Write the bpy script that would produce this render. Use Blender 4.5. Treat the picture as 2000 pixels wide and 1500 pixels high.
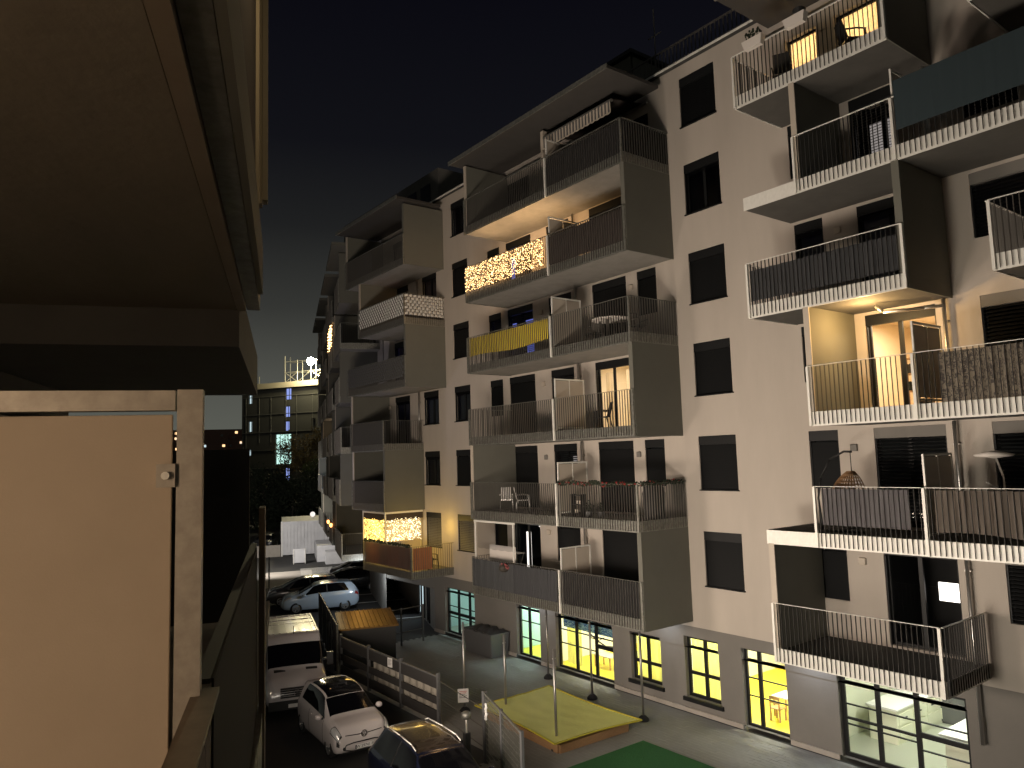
import bpy, math, random
from mathutils import Vector, Matrix
R=math.radians
random.seed(7)
for o in list(bpy.data.objects): bpy.data.objects.remove(o)
sc=bpy.context.scene
col=sc.collection
# ---------------------------------------------------------------- camera
yaw,pitch,roll=-0.9238,0.0996,-0.031
fw=Vector((math.sin(yaw)*math.cos(pitch),math.cos(yaw)*math.cos(pitch),math.sin(pitch)))
rt=fw.cross(Vector((0,0,1))).normalized(); up=rt.cross(fw)
r2=rt*math.cos(roll)+up*math.sin(roll); u2=-rt*math.sin(roll)+up*math.cos(roll)
cd=bpy.data.cameras.new('camera'); cam=bpy.data.objects.new('camera',cd); col.objects.link(cam)
cam.matrix_world=Matrix(((r2.x,u2.x,-fw.x,0),(r2.y,u2.y,-fw.y,0),(r2.z,u2.z,-fw.z,0),(0,0,0,1)))
cd.sensor_fit='HORIZONTAL'; cd.sensor_width=36; cd.lens=36*1458.3/2000
cd.clip_start=0.05; cd.clip_end=3000
sc.camera=cam
# ---------------------------------------------------------------- world (night sky with city glow near the horizon)
w=bpy.data.worlds.new("World"); sc.world=w; w.use_nodes=True
nt=w.node_tree; nt.nodes.clear()
out=nt.nodes.new('ShaderNodeOutputWorld'); add=nt.nodes.new('ShaderNodeAddShader')
bg=nt.nodes.new('ShaderNodeBackground'); bg2=nt.nodes.new('ShaderNodeBackground')
sky=nt.nodes.new('ShaderNodeTexSky'); sky.sky_type='NISHITA'; sky.sun_disc=False; sky.sun_elevation=R(-6); sky.sun_rotation=R(200)
tc=nt.nodes.new('ShaderNodeTexCoord'); sp=nt.nodes.new('ShaderNodeSeparateXYZ'); cr=nt.nodes.new('ShaderNodeValToRGB')
nt.links.new(tc.outputs['Generated'],sp.inputs[0]); nt.links.new(sp.outputs['Z'],cr.inputs[0])
e=cr.color_ramp.elements
e[0].position=0.0; e[0].color=(.10,.105,.088,1)
e[1].position=1.0; e[1].color=(.0022,.0023,.0038,1)
for p,c in ((.1,(.072,.074,.064,1)),(.2,(.031,.032,.029,1)),(.30,(.0120,.0125,.0128,1)),(.40,(.0050,.0052,.0072,1)),(.55,(.0028,.0028,.005,1))):
    q=e.new(p); q.color=c
nt.links.new(cr.outputs[0],bg.inputs['Color']); bg.inputs['Strength'].default_value=1.0
nt.links.new(sky.outputs[0],bg2.inputs['Color']); bg2.inputs['Strength'].default_value=0.01
nt.links.new(bg.outputs[0],add.inputs[0]); nt.links.new(bg2.outputs[0],add.inputs[1]); nt.links.new(add.outputs[0],out.inputs[0])
sc.view_settings.view_transform='Standard'; sc.view_settings.look='None'; sc.view_settings.exposure=0.16; sc.view_settings.gamma=1
sc.render.engine='CYCLES'
# ---------------------------------------------------------------- street lighting (inferred lamps and added fills, most housed further down)
def lamp(name,typ,loc,power,color,size=.15,aim=None,cone=120,blend=.4,sx=None,sy=None):
    l=bpy.data.lights.new(name,typ); l.energy=power; l.color=color
    if typ=='AREA':
        l.shape='RECTANGLE'; l.size=sx; l.size_y=sy
    else: l.shadow_soft_size=size
    if typ=='SPOT': l.spot_size=R(cone); l.spot_blend=blend
    o=bpy.data.objects.new(name,l); col.objects.link(o); o.location=loc
    if aim is not None: o.rotation_euler=(Vector(aim)-Vector(loc)).to_track_quat('-Z','Y').to_euler()
    return o
LAMP1=(-15.0,4.35,-3.6); LAMP1B=(-19.6,5.7,-3.6); LAMP1C=(-11.4,3.0,-3.7); LAMP2=(-8.5,2.6,-5.2); LAMP3=(-37.0,11.2,-3.0)
WARM=(1.0,.70,.45)
for _p,_a,_e in ((LAMP1,(-17.5,18.6,3.4),2050),(LAMP1B,(-20.5,18.6,3.4),1600),(LAMP1C,(-14.5,18.6,3.2),1800)): lamp('street_or_fill_light','SPOT',_p,_e,(1,.825,.68),1.0,_a,142,.85)
lamp('street_or_fill_light','SPOT',LAMP2,3200,(1,.90,.76),1.0,(-13,18.6,3),135,.8)
lamp('street_or_fill_light','SPOT',LAMP3,480,(.86,.82,1),.2,(-37,18.6,6),120,.8)
LAMP4=(-54.5+2.8*-.342-.0,19.8-3.4,-2.6)
lamp('street_or_fill_light','SPOT',LAMP4,3000,(1,.94,.86),.25,(-62,21,-8),140,.5)  # added lamp out of view, brightens the container and street end
lamp('street_or_fill_light','POINT',(-36.6,17.6,-5.7),110,(.85,.93,1),.15)  # added fill without a fixture, brightens the ice blue car
FLOOD=Vector((-116.6,46.9,16.9))
lamp('floodlight_beam','SPOT',FLOOD+Vector((.5,-.2,.0)),4000,(1,.86,.5),.3,(-30,12,-8),150,.3)
# ---------------------------------------------------------------- helpers
class MB:
    def __init__(s): s.v=[]; s.f=[]
    def quad(s,a,b,c,d):
        n=len(s.v); s.v+=[a,b,c,d]; s.f.append((n,n+1,n+2,n+3)); return s
    def box(s,x0,x1,y0,y1,z0,z1):
        n=len(s.v); s.v+=[(x,y,z) for z in (z0,z1) for y in (y0,y1) for x in (x0,x1)]
        s.f+=[tuple(n+i for i in q) for q in ((0,2,3,1),(4,5,7,6),(0,1,5,4),(2,6,7,3),(0,4,6,2),(1,3,7,5))]; return s
    def hexa(s,p):   # 8 points: bottom 4 (ccw), top 4
        n=len(s.v); s.v+=[tuple(q) for q in p]
        s.f+=[tuple(n+i for i in q) for q in ((3,2,1,0),(4,5,6,7),(0,1,5,4),(1,2,6,5),(2,3,7,6),(3,0,4,7))]; return s
    def bar(s,a,b,w,h=None,n=4):
        a=Vector(a); b=Vector(b); d=(b-a).normalized(); t=Vector((0,0,1)) if abs(d.z)<.95 else Vector((1,0,0))
        x=d.cross(t).normalized(); y=x.cross(d); h=h or w; m=len(s.v)
        if n==4: offs=[x*w*.5*i+y*h*.5*j for i,j in ((-1,-1),(1,-1),(1,1),(-1,1))]
        else: offs=[x*math.cos(k*2*math.pi/n)*w*.5+y*math.sin(k*2*math.pi/n)*h*.5 for k in range(n)]
        s.v+=[tuple(a+o) for o in offs]+[tuple(b+o) for o in offs]
        for k in range(n): s.f.append((m+k,m+(k+1)%n,m+n+(k+1)%n,m+n+k))
        s.f+=[tuple(m+n-1-k for k in range(n)),tuple(m+n+k for k in range(n))]; return s
    def tube(s,pts,w,n=8):
        for a,b in zip(pts[:-1],pts[1:]): s.bar(a,b,w,None,n)
        return s
    def ball(s,c,r,nu=8,nv=5,sz=1):
        m=len(s.v); c=Vector(c)
        for j in range(1,nv):
            for i in range(nu):
                a=math.pi*j/nv; b=2*math.pi*i/nu
                s.v.append((c.x+r*math.sin(a)*math.cos(b),c.y+r*math.sin(a)*math.sin(b),c.z+r*sz*math.cos(a)))
        t=len(s.v); s.v+=[(c.x,c.y,c.z+r*sz),(c.x,c.y,c.z-r*sz)]
        for i in range(nu):
            k=(i+1)%nu
            s.f.append((t,m+i,m+k)); s.f.append((t+1,m+(nv-2)*nu+k,m+(nv-2)*nu+i))
            for j in range(nv-2): s.f.append((m+j*nu+i,m+(j+1)*nu+i,m+(j+1)*nu+k,m+j*nu+k))
        return s
    def lathe(s,c,prof,n=14):
        m=len(s.v); c=Vector(c)
        for r,z in prof:
            for i in range(n): s.v.append((c.x+r*math.cos(i*2*math.pi/n),c.y+r*math.sin(i*2*math.pi/n),c.z+z))
        for j in range(len(prof)-1):
            for i in range(n): s.f.append((m+j*n+i,m+j*n+(i+1)%n,m+(j+1)*n+(i+1)%n,m+(j+1)*n+i))
        s.f.append(tuple(m+(len(prof)-1)*n+i for i in range(n))); s.f.append(tuple(m+n-1-i for i in range(n))); return s
    def grid(s,fn,nu,nv):
        m=len(s.v)
        for j in range(nv+1):
            for i in range(nu+1): s.v.append(tuple(fn(i/nu,j/nv)))
        for j in range(nv):
            for i in range(nu):
                a=m+j*(nu+1)+i; s.f.append((a,a+1,a+nu+2,a+nu+1))
        return s
    def mesh(s,name,smooth=False):
        me=bpy.data.meshes.new(name); me.from_pydata(s.v,[],s.f); me.validate(); me.update()
        if smooth:
            for p in me.polygons: p.use_smooth=True
        return me
    def build(s,name,m,parent=None,kind=None,smooth=False,label=None):
        me=s.mesh(name,smooth); me.materials.append(M[m] if isinstance(m,str) else m)
        return link(name,me,parent,kind,label)
def link(name,me,parent=None,kind=None,label=None,loc=None):
    o=bpy.data.objects.new(name,me); col.objects.link(o)
    if parent: o.parent=parent
    if kind: o['kind']=kind
    if label: o['label']=label
    if loc is not None: o.location=loc
    return o
def tag(o,label,cat,group=None):
    o['label']=label; o['category']=cat
    if group: o['group']=group
    return o
def thing(name,label,cat,loc=(0,0,0),rz=0,group=None):
    o=bpy.data.objects.new(name,None); col.objects.link(o); o.location=loc; o.rotation_euler=(0,0,rz); o.empty_display_size=.3
    return tag(o,label,cat,group)
def copy_tree(o,parent=None):
    c=o.copy(); col.objects.link(c)
    if parent: c.parent=parent
    for ch in list(o.children): copy_tree(ch,c)
    return c
def finish(o,nm='bevel',wd=.01,seg=2):
    b=o.modifiers.new(nm,'BEVEL'); b.width=wd; b.segments=seg; b.limit_method='ANGLE'; b.angle_limit=R(40); return o
# ---------------------------------------------------------------- materials
M={}
def mat(name,c,rough=.7,metal=0,spec=None,noise=None,bump=None,coat=0,emit=None,es=0,sheen=0,transl=0):
    m=bpy.data.materials.new(name); m.use_nodes=True; n=m.node_tree; b=n.nodes['Principled BSDF']
    b.inputs['Base Color'].default_value=(*c,1); b.inputs['Roughness'].default_value=rough; b.inputs['Metallic'].default_value=metal
    if spec is not None: b.inputs['Specular IOR Level'].default_value=spec
    if coat: b.inputs['Coat Weight'].default_value=coat; b.inputs['Coat Roughness'].default_value=.05
    if emit: b.inputs['Emission Color'].default_value=(*emit,1); b.inputs['Emission Strength'].default_value=es
    tcn=n.nodes.new('ShaderNodeTexCoord')
    if noise:   # (scale, amount, second colour[, detail, stretch])
        ns=n.nodes.new('ShaderNodeTexNoise'); ns.inputs['Scale'].default_value=noise[0]; ns.inputs['Detail'].default_value=6; ns.inputs['Roughness'].default_value=.65
        mp=n.nodes.new('ShaderNodeMapping'); mp.inputs['Scale'].default_value=noise[3] if len(noise)>3 else (1,1,1)
        n.links.new(tcn.outputs['Object'],mp.inputs[0]); n.links.new(mp.outputs[0],ns.inputs['Vector'])
        rp=n.nodes.new('ShaderNodeValToRGB'); rp.color_ramp.elements[0].position=.5-noise[1]; rp.color_ramp.elements[1].position=.5+noise[1]
        rp.color_ramp.elements[0].color=(*noise[2],1); rp.color_ramp.elements[1].color=(*c,1)
        n.links.new(ns.outputs['Fac'],rp.inputs[0]); n.links.new(rp.outputs[0],b.inputs['Base Color'])
    if bump:
        nb=n.nodes.new('ShaderNodeTexNoise'); nb.inputs['Scale'].default_value=bump[0]; nb.inputs['Detail'].default_value=5
        n.links.new(tcn.outputs['Object'],nb.inputs['Vector']); bp=n.nodes.new('ShaderNodeBump'); bp.inputs['Strength'].default_value=bump[1]; bp.inputs['Distance'].default_value=bump[2]
        n.links.new(nb.outputs['Fac'],bp.inputs['Height']); n.links.new(bp.outputs[0],b.inputs['Normal'])
    if transl:
        t=n.nodes.new('ShaderNodeBsdfTranslucent'); t.inputs[0].default_value=(*c,1); mx=n.nodes.new('ShaderNodeMixShader'); mx.inputs[0].default_value=transl
        o=n.nodes['Material Output']; n.links.new(b.outputs[0],mx.inputs[1]); n.links.new(t.outputs[0],mx.inputs[2]); n.links.new(mx.outputs[0],o.inputs[0])
    M[name]=m; return m
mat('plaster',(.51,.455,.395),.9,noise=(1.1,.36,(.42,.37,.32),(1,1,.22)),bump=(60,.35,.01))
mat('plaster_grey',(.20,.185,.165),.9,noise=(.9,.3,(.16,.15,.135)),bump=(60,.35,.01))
mat('plinth',(.42,.38,.33),.85,noise=(2,.3,(.30,.27,.24)))
mat('panel_grey',(.145,.142,.118),.75,noise=(1.5,.35,(.125,.122,.10)),bump=(40,.2,.005))
mat('concrete',(.25,.235,.21),.85,noise=(2.2,.3,(.17,.16,.14)),bump=(25,.4,.01))
mat('galv',(.86,.84,.78),.5,.12,noise=(16,.3,(.72,.70,.64),(1,1,.5)),bump=(12,.15,.004))
mat('galv_dark',(.34,.335,.30),.5,.7,noise=(12,.16,(.20,.20,.175)),bump=(12,.15,.004))
mat('steel_rail',(.16,.15,.135),.5,.6)
mat('bar_dark',(.050,.048,.044),.6,.2)
mat('frame_dark',(.009,.0095,.010),.5,0,spec=.3)
mat('blind',(.009,.0095,.010),.55,0,spec=.25)
mat('blind_light',(.20,.19,.17),.5,.3)
mat('panel_white',(.52,.45,.37),.6,noise=(3,.4,(.46,.40,.33)))
mat('roof_soffit',(.055,.05,.045),.8,noise=(2,.3,(.04,.037,.033)))
mat('roof_dark',(.05,.05,.05),.8,noise=(3,.3,(.03,.03,.03)))
mat('metal_pipe',(.55,.53,.50),.35,.9)
mat('gravel',(.10,.095,.085),.95,noise=(45,.1,(.03,.028,.025)),bump=(60,1,.03))
mat('asphalt',(.042,.041,.040),.85,noise=(1.1,.35,(.026,.026,.026)),bump=(70,.5,.008))
mat('ground',(.05,.05,.045),.95,noise=(.5,.3,(.03,.032,.028)))
mat('paver',(.27,.265,.25),.7,noise=(1.3,.35,(.19,.185,.175)),bump=(35,.3,.006))
mat('joint',(.05,.048,.045),.95)
mat('paint_white',(.75,.74,.72),.6)
mat('turf',(.024,.16,.038),.95,noise=(30,.3,(.014,.095,.022)),bump=(150,.9,.02))
mat('tarp',(.80,.80,.27),.6,noise=(1.5,.4,(.70,.71,.22)),bump=(3,.5,.03),transl=.1)
mat('tarp_band',(.42,.36,.02),.5)
mat('wood',(.30,.17,.08),.6,noise=(6,.3,(.20,.11,.05),(1,1,8)))
mat('wood_light',(.55,.36,.17),.5,noise=(7,.3,(.42,.26,.12)))
mat('wood_dark',(.055,.045,.035),.7,noise=(5,.3,(.035,.028,.022),(1,1,6)))
mat('sand',(.35,.27,.18),.95,noise=(8,.3,(.25,.19,.12)))
mat('rubber',(.012,.012,.012),.8)
mat('black',(.008,.008,.008),.6)
mat('plastic_black',(.02,.02,.02),.4)
mat('plastic_grey',(.10,.10,.10),.5)
mat('white',(.75,.74,.72),.5)
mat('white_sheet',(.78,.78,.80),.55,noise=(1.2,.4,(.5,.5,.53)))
mat('chrome',(.8,.8,.8),.12,1)
mat('alloy',(.5,.5,.5),.3,.9)
mat('paint_car_white',(.62,.57,.56),.25,0,coat=.8)
mat('paint_van_white',(.55,.52,.53),.3,0,coat=.6)
mat('paint_blue_dark',(.012,.015,.035),.2,.4,coat=1)
mat('paint_brown',(.07,.05,.035),.22,.55,coat=.8)
mat('paint_ice_blue',(.40,.50,.62),.25,.1,coat=.8)
mat('paint_grey',(.09,.09,.10),.25,.5,coat=.8)
mat('paint_black',(.01,.01,.011),.15,.2,coat=1)
mat('paint_silver',(.45,.45,.44),.25,.6,coat=.8)
mat('glass_dark',(.004,.004,.005),.04,0,spec=.6)
mat('lamp_glass',(.75,.75,.74),.12,.35,coat=.8)
mat('lamp_red',(.25,.01,.01),.2,coat=1)
mat('leaf',(.055,.075,.025),.7,noise=(3,.3,(.03,.045,.015)),transl=.25)
mat('leaf_dark',(.02,.03,.015),.8,transl=.1)
mat('leaf_dry',(.10,.075,.035),.8,transl=.25)
mat('bark',(.06,.05,.04),.9,bump=(20,.6,.02))
mat('fabric_dark',(.018,.017,.017),.9)
mat('fabric_brown',(.050,.038,.032),.9)
mat('fabric_charcoal',(.040,.041,.044),.9)
mat('fabric_grey',(.15,.14,.145),.9,noise=(3,.3,(.11,.10,.105),(1,1,.2)))
mat('fabric_taupe',(.17,.14,.115),.9,noise=(2,.3,(.11,.09,.075),(1,1,.2)))
mat('fabric_teal',(.022,.036,.042),.9)
mat('fabric_yellow',(.70,.52,.05),.85)
mat('fabric_orange',(.36,.17,.10),.85,noise=(2,.25,(.26,.12,.08),(1,1,.3)),transl=.4)
mat('fabric_white',(.65,.60,.55),.85)
mat('weave_white',(.62,.60,.56),.7)
mat('weave_grey',(.07,.072,.075),.6)
mat('mesh_grey',(.05,.052,.054),.8)
mat('shed_roof',(.30,.17,.05),.38,.75,noise=(2.5,.35,(.17,.09,.03)))
mat('shed_wall',(.022,.022,.022),.6,bump=(3,.1,.01))
mat('floor_yellow',(.80,.66,.03),.45,noise=(1,.4,(.72,.58,.03)))
mat('floor_grey',(.36,.37,.30),.35)
mat('room_white',(.80,.80,.74),.8)
mat('room_cyan',(.55,.72,.68),.8)
mat('room_warm',(.85,.76,.60),.8,noise=(2,.3,(.78,.68,.52)))
mat('cabinet',(.70,.70,.56),.5)
mat('curtain',(.62,.62,.22),.9,noise=(3,.4,(.42,.46,.16),(1,1,.15)),transl=.75)
mat('curtain_pale',(.75,.66,.50),.9,noise=(5,.3,(.55,.47,.33),(1,1,.1)),transl=.6)
mat('hill_dark',(.02,.022,.02),.9)
mat('far_wall',(.055,.057,.056),.9,noise=(.3,.3,(.04,.042,.041)))
mat('far_line2',(.25,.25,.23),.85)
mat('far_line',(.085,.087,.085),.85)
mat('brick',(.30,.17,.13),.85)
mat('scaffold',(.6,.58,.5),.4,.8)
mat('orange_paint',(.5,.16,.06),.6)
mat('red_berry',(.25,.015,.015),.5)
def emis(name,c,s):
    m=bpy.data.materials.new(name); m.use_nodes=True; n=m.node_tree; n.nodes.clear()
    e=n.nodes.new('ShaderNodeEmission'); o=n.nodes.new('ShaderNodeOutputMaterial'); e.inputs[0].default_value=(*c,1); e.inputs[1].default_value=s
    n.links.new(e.outputs[0],o.inputs[0]); M[name]=m
emis('bulb_warm',(1,.56,.22),6.5); emis('bulb_gold',(1,.66,.15),7); emis('bulb_white',(1,.93,.8),26)
emis('bulb_pale',(1,.85,.55),6); emis('tube_light',(.9,1,1),9); emis('tube_warm',(1,.85,.6),9); emis('lamp_head',(1,.8,.55),40)
emis('flood',(1,.88,.55),420); emis('win_cyan',(.62,1,.88),1.0); emis('win_blue',(.35,.45,1.0),.75); emis('win_warm',(1,.62,.3),1.6); emis('win_pale',(.75,.95,1),.75)
emis('blue_glow',(.22,.28,1),.9); emis('pale_glow',(1,.9,.85),.45); emis('lamp_orange',(1,.35,.1),5); emis('screen_blue',(.12,.2,1),2.2); emis('screen_cyan',(.1,1,.7),3); emis('tv_white',(1,.93,.85),3.0); emis('lilac',(.5,.35,1),5); emis('globe_pale',(.9,.8,.75),1.1)
def glass(name,tint=(1,1,1),refl=.12):
    m=bpy.data.materials.new(name); m.use_nodes=True; n=m.node_tree; n.nodes.clear()
    t=n.nodes.new('ShaderNodeBsdfTransparent'); t.inputs[0].default_value=(*tint,1); g=n.nodes.new('ShaderNodeBsdfGlossy'); g.inputs['Roughness'].default_value=.02
    mx=n.nodes.new('ShaderNodeMixShader'); lw=n.nodes.new('ShaderNodeFresnel'); lw.inputs[0].default_value=1.5; o=n.nodes.new('ShaderNodeOutputMaterial')
    n.links.new(lw.outputs[0],mx.inputs[0]); n.links.new(t.outputs[0],mx.inputs[1]); n.links.new(g.outputs[0],mx.inputs[2]); n.links.new(mx.outputs[0],o.inputs[0]); M[name]=m
glass('pane'); glass('pane_dim',(.55,.55,.55)); glass('film',(.75,.76,.78))
mat('soffit',(.25,.215,.165),.85,noise=(1.3,.25,(.175,.15,.115),(.5,1.4,1)),bump=(14,.5,.008))
mat('soffit_edge',(.26,.22,.165),.7,noise=(3,.3,(.2,.15,.11)))
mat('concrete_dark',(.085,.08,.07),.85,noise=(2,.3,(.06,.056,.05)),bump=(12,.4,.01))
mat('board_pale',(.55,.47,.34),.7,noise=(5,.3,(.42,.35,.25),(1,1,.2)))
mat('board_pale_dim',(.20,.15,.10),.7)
mat('panel_dark',(.035,.034,.030),.6)
mat('galv_rail',(.24,.19,.14),.45,.5,noise=(14,.15,(.17,.135,.10)))
mat('galv_warm',(.44,.40,.345),.5,.45,noise=(26,.16,(.34,.305,.26)),bump=(20,.1,.002))
mat('galv_mast',(.30,.29,.28),.4,.8)
mat('panel_beige',(.50,.41,.315),.75,noise=(7,.3,(.455,.37,.28)),bump=(220,.25,.001))
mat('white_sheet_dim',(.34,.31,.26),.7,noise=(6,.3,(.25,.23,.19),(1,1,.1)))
mat('wood_grey',(.034,.032,.03),.7,noise=(6,.3,(.035,.032,.03),(1,1,8)))
mat('sign_white',(.7,.68,.65),.5)
mat('sign_red',(.5,.04,.03),.5)
mat('scaffold_plank',(.55,.5,.38),.7)
# leaf print cloth
def print_mat(name,c1,c2,scale):
    m=mat(name,c1,.9,transl=.55 if name=='marble_cloth' else 0); n=m.node_tree; b=n.nodes['Principled BSDF']
    v=n.nodes.new('ShaderNodeTexVoronoi'); v.feature='DISTANCE_TO_EDGE'; v.inputs['Scale'].default_value=scale
    ns=n.nodes.new('ShaderNodeTexNoise'); ns.inputs['Scale'].default_value=scale*1.4; ad=n.nodes.new('ShaderNodeVectorMath'); t=n.nodes.new('ShaderNodeTexCoord')
    n.links.new(t.outputs['Object'],ad.inputs[0]); n.links.new(ns.outputs['Color'],ad.inputs[1]); n.links.new(ad.outputs[0],v.inputs['Vector'])
    r=n.nodes.new('ShaderNodeValToRGB'); r.color_ramp.elements[0].position=.05; r.color_ramp.elements[1].position=.12
    r.color_ramp.elements[0].color=(*c2,1); r.color_ramp.elements[1].color=(*c1,1); n.links.new(v.outputs['Distance'],r.inputs[0]); n.links.new(r.outputs[0],b.inputs['Base Color'])
print_mat('cloth_leaves',(.22,.185,.14),(.06,.05,.045),3.5)
print_mat('marble_cloth',(.62,.50,.33),(.16,.10,.05),5.0)
print_mat('mural_blue',(.02,.08,.22),(.25,.42,.42),5.0)
# ---------------------------------------------------------------- frames of reference
YF=18.58; YB=16.45; G0=-7.95
SL=[None,-5.15,-2.29,.57,3.43,6.29,9.10,11.95]     # undersides of the balcony slabs by storey
RZ=math.atan2(.342,-.94)
US=Vector((-.94,.342,0)); MT=Vector((.342,.94,0))
def st(s,t,z): p=US*s+MT*t; return (p.x,p.y,z)
# ================================================================ GROUND
gm=MB().quad((-900,-500,G0-.012),(400,-500,G0-.012),(400,900,G0-.012),(-900,900,G0-.012)); gm.build('ground','ground',kind='structure')
# street strip running along our own building
sm=MB(); a=[st(-30,-8,0),st(128,-8,0),st(128,7.9,0),st(-30,7.9,0)]
sm.f=[(0,1,2,3)]; sm.v=[(p[0],p[1],G0-.004) for p in a]; sm.build('road','asphalt',kind='structure')
# courtyard: slab with single pavers laid in rows
cy=MB().quad((-31,9.6,G0),(-2,9.6,G0),(-2,YF+.25,G0),(-34,YF+.25,G0)).build('courtyard','joint',kind='structure')
pm=MB().box(-.148,.148,-.073,.073,0,.006).mesh('paver'); pm.materials.append(M['paver'])
cands=[]; y=9.7; row=0
def in_yard(x,y):
    if y>YF-.1 or x<-30.5 or x>-9.2: return False
    if -19.7<x<-16.3 and 13.75<y<15.9: return False
    if x>-15.0 and 10<y<15.6: return False
    if y<12.0 and x<-17.0: return False
    return True
while y<YF-.05:
    x=-31+(.15 if row%2 else 0)
    while x<-9:
        if in_yard(x,y): cands.append((x,y))
        x+=.3
    y+=.15; row+=1
def pdist(p): return (p[0]**2+p[1]**2)
vis=[p for p in cands if p[1]>13 and p[0]>-15.4]+[p for p in cands if p[1]>16.0 and -17<p[0]<=-15.4]
vis=sorted(vis,key=pdist)[:300]; vs=set(vis)
for (x,y) in vis:
    o=link('paver',pm,cy); o.location=(x,y,G0-.003+random.uniform(0,.003)); o.rotation_euler=(random.uniform(-.004,.004),random.uniform(-.004,.004),0)
pb=MB()
for (x,y) in cands:
    if (x,y) in vs: continue
    z=G0+.002+random.uniform(0,.003); n=len(pb.v); h=.148; d=.073
    pb.v+=[(x-h,y-d,z),(x+h,y-d,z),(x+h,y+d,z),(x-h,y+d,z)]+[(x-h,y-d,z-.01),(x+h,y-d,z-.01),(x+h,y+d,z-.01),(x-h,y+d,z-.01)]
    pb.f+=[(n,n+1,n+2,n+3),(n+4,n+5,n+1,n),(n+5,n+6,n+2,n+1),(n+6,n+7,n+3,n+2),(n+7,n+4,n,n+3)]
pb.build('paving','paver',cy,kind='stuff')
MB().box(-15.3,-9.0,9.9,15.75,G0,G0+.03).build('play_turf','turf',kind='structure')
pk=MB()
for s in (44.5,47.2,49.9,52.6,55.3):
    a=st(s,2.6,0); b=st(s,7.6,0); c=US*.06
    pk.quad((a[0]-c.x,a[1]-c.y,G0+.004),(b[0]-c.x,b[1]-c.y,G0+.004),(b[0]+c.x,b[1]+c.y,G0+.004),(a[0]+c.x,a[1]+c.y,G0+.004))
for s,t0,t1 in ((41.5,5.2,8.6),(39.2,5.2,8.6)):
    a=st(s,t0,0); b=st(s,t1,0); c=US*.06
    pk.quad((a[0]-c.x,a[1]-c.y,G0+.004),(b[0]-c.x,b[1]-c.y,G0+.004),(b[0]+c.x,b[1]+c.y,G0+.004),(a[0]+c.x,a[1]+c.y,G0+.004))
a=st(39.2,8.6,0); b=st(41.5,8.6,0); c=MT*.06
pk.quad((a[0]-c.x,a[1]-c.y,G0+.005),(b[0]-c.x,b[1]-c.y,G0+.005),(b[0]+c.x,b[1]+c.y,G0+.005),(a[0]+c.x,a[1]+c.y,G0+.005))
for i in range(7):
    s=57.5+i*.55; a=st(s,1.2,0); b=st(s,3.6,0); c=US*.1
    pk.quad((a[0]-c.x,a[1]-c.y,G0+.006),(b[0]-c.x,b[1]-c.y,G0+.006),(b[0]+c.x,b[1]+c.y,G0+.006),(a[0]+c.x,a[1]+c.y,G0+.006))
pk.build('road_markings','paint_white',kind='structure')
pv=MB()
for s0,s1,t0,t1 in ((52.5,60,-1.5,2.0),(37.0,60,8.1,11.5)):
    p=[st(s0,t0,0),st(s1,t0,0),st(s1,t1,0),st(s0,t1,0)]; pv.quad(*[(q[0],q[1],G0+.002) for q in p])
pv.build('pavement','plinth',kind='structure')
# ================================================================ APARTMENT BUILDING OPPOSITE
AB=thing('apartment_building','beige apartment block with staggered steel balconies over a lit nursery','building')
def wall(mb,x0,x1,z0,z1,y,ops,dep):
    xs=sorted({x0,x1,*[v for o in ops for v in (o[0],o[1]) if x0<v<x1]}); zs=sorted({z0,z1,*[v for o in ops for v in (o[2],o[3]) if z0<v<z1]})
    for i in range(len(xs)-1):
        for j in range(len(zs)-1):
            cx=(xs[i]+xs[i+1])/2; cz=(zs[j]+zs[j+1])/2
            if any(o[0]<cx<o[1] and o[2]<cz<o[3] for o in ops): continue
            mb.quad((xs[i],y,zs[j]),(xs[i+1],y,zs[j]),(xs[i+1],y,zs[j+1]),(xs[i],y,zs[j+1]))
    for a,b,c,d in ops:
        mb.quad((a,y,c),(a,y+dep,c),(b,y+dep,c),(b,y,c)); mb.quad((a,y,d),(b,y,d),(b,y+dep,d),(a,y+dep,d))
        mb.quad((a,y,c),(a,y,d),(a,y+dep,d),(a,y+dep,c)); mb.quad((b,y,c),(b,y+dep,c),(b,y+dep,d),(b,y,d))
    return mb
def sill_z(k): return -4.03+2.9*(k-1)
WIN=[]   # x0,x1,z0,z1,kind
kindA={6:'closed',5:'dim',4:'closed',3:'closed',2:'closed',1:'closed'}; kindB={6:'slats',5:'closed',4:'closed',3:'dim',2:'closed',1:'warm_slats'}; kindC={5:'dim',4:'closed',3:'dim',2:'dim',1:'warm_slats'}
for kk in range(1,7):
    z=sill_z(kk); WIN.append((-15.09,-13.71,z,z+1.64,kindA[kk])); WIN.append((-29.0,-27.7,z,z+1.6,kindB[kk]))
    if kk<6: WIN.append((-31.8,-30.42,z,z+1.6,kindC[kk]))
def dz(k): return SL[k]+.34
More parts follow.
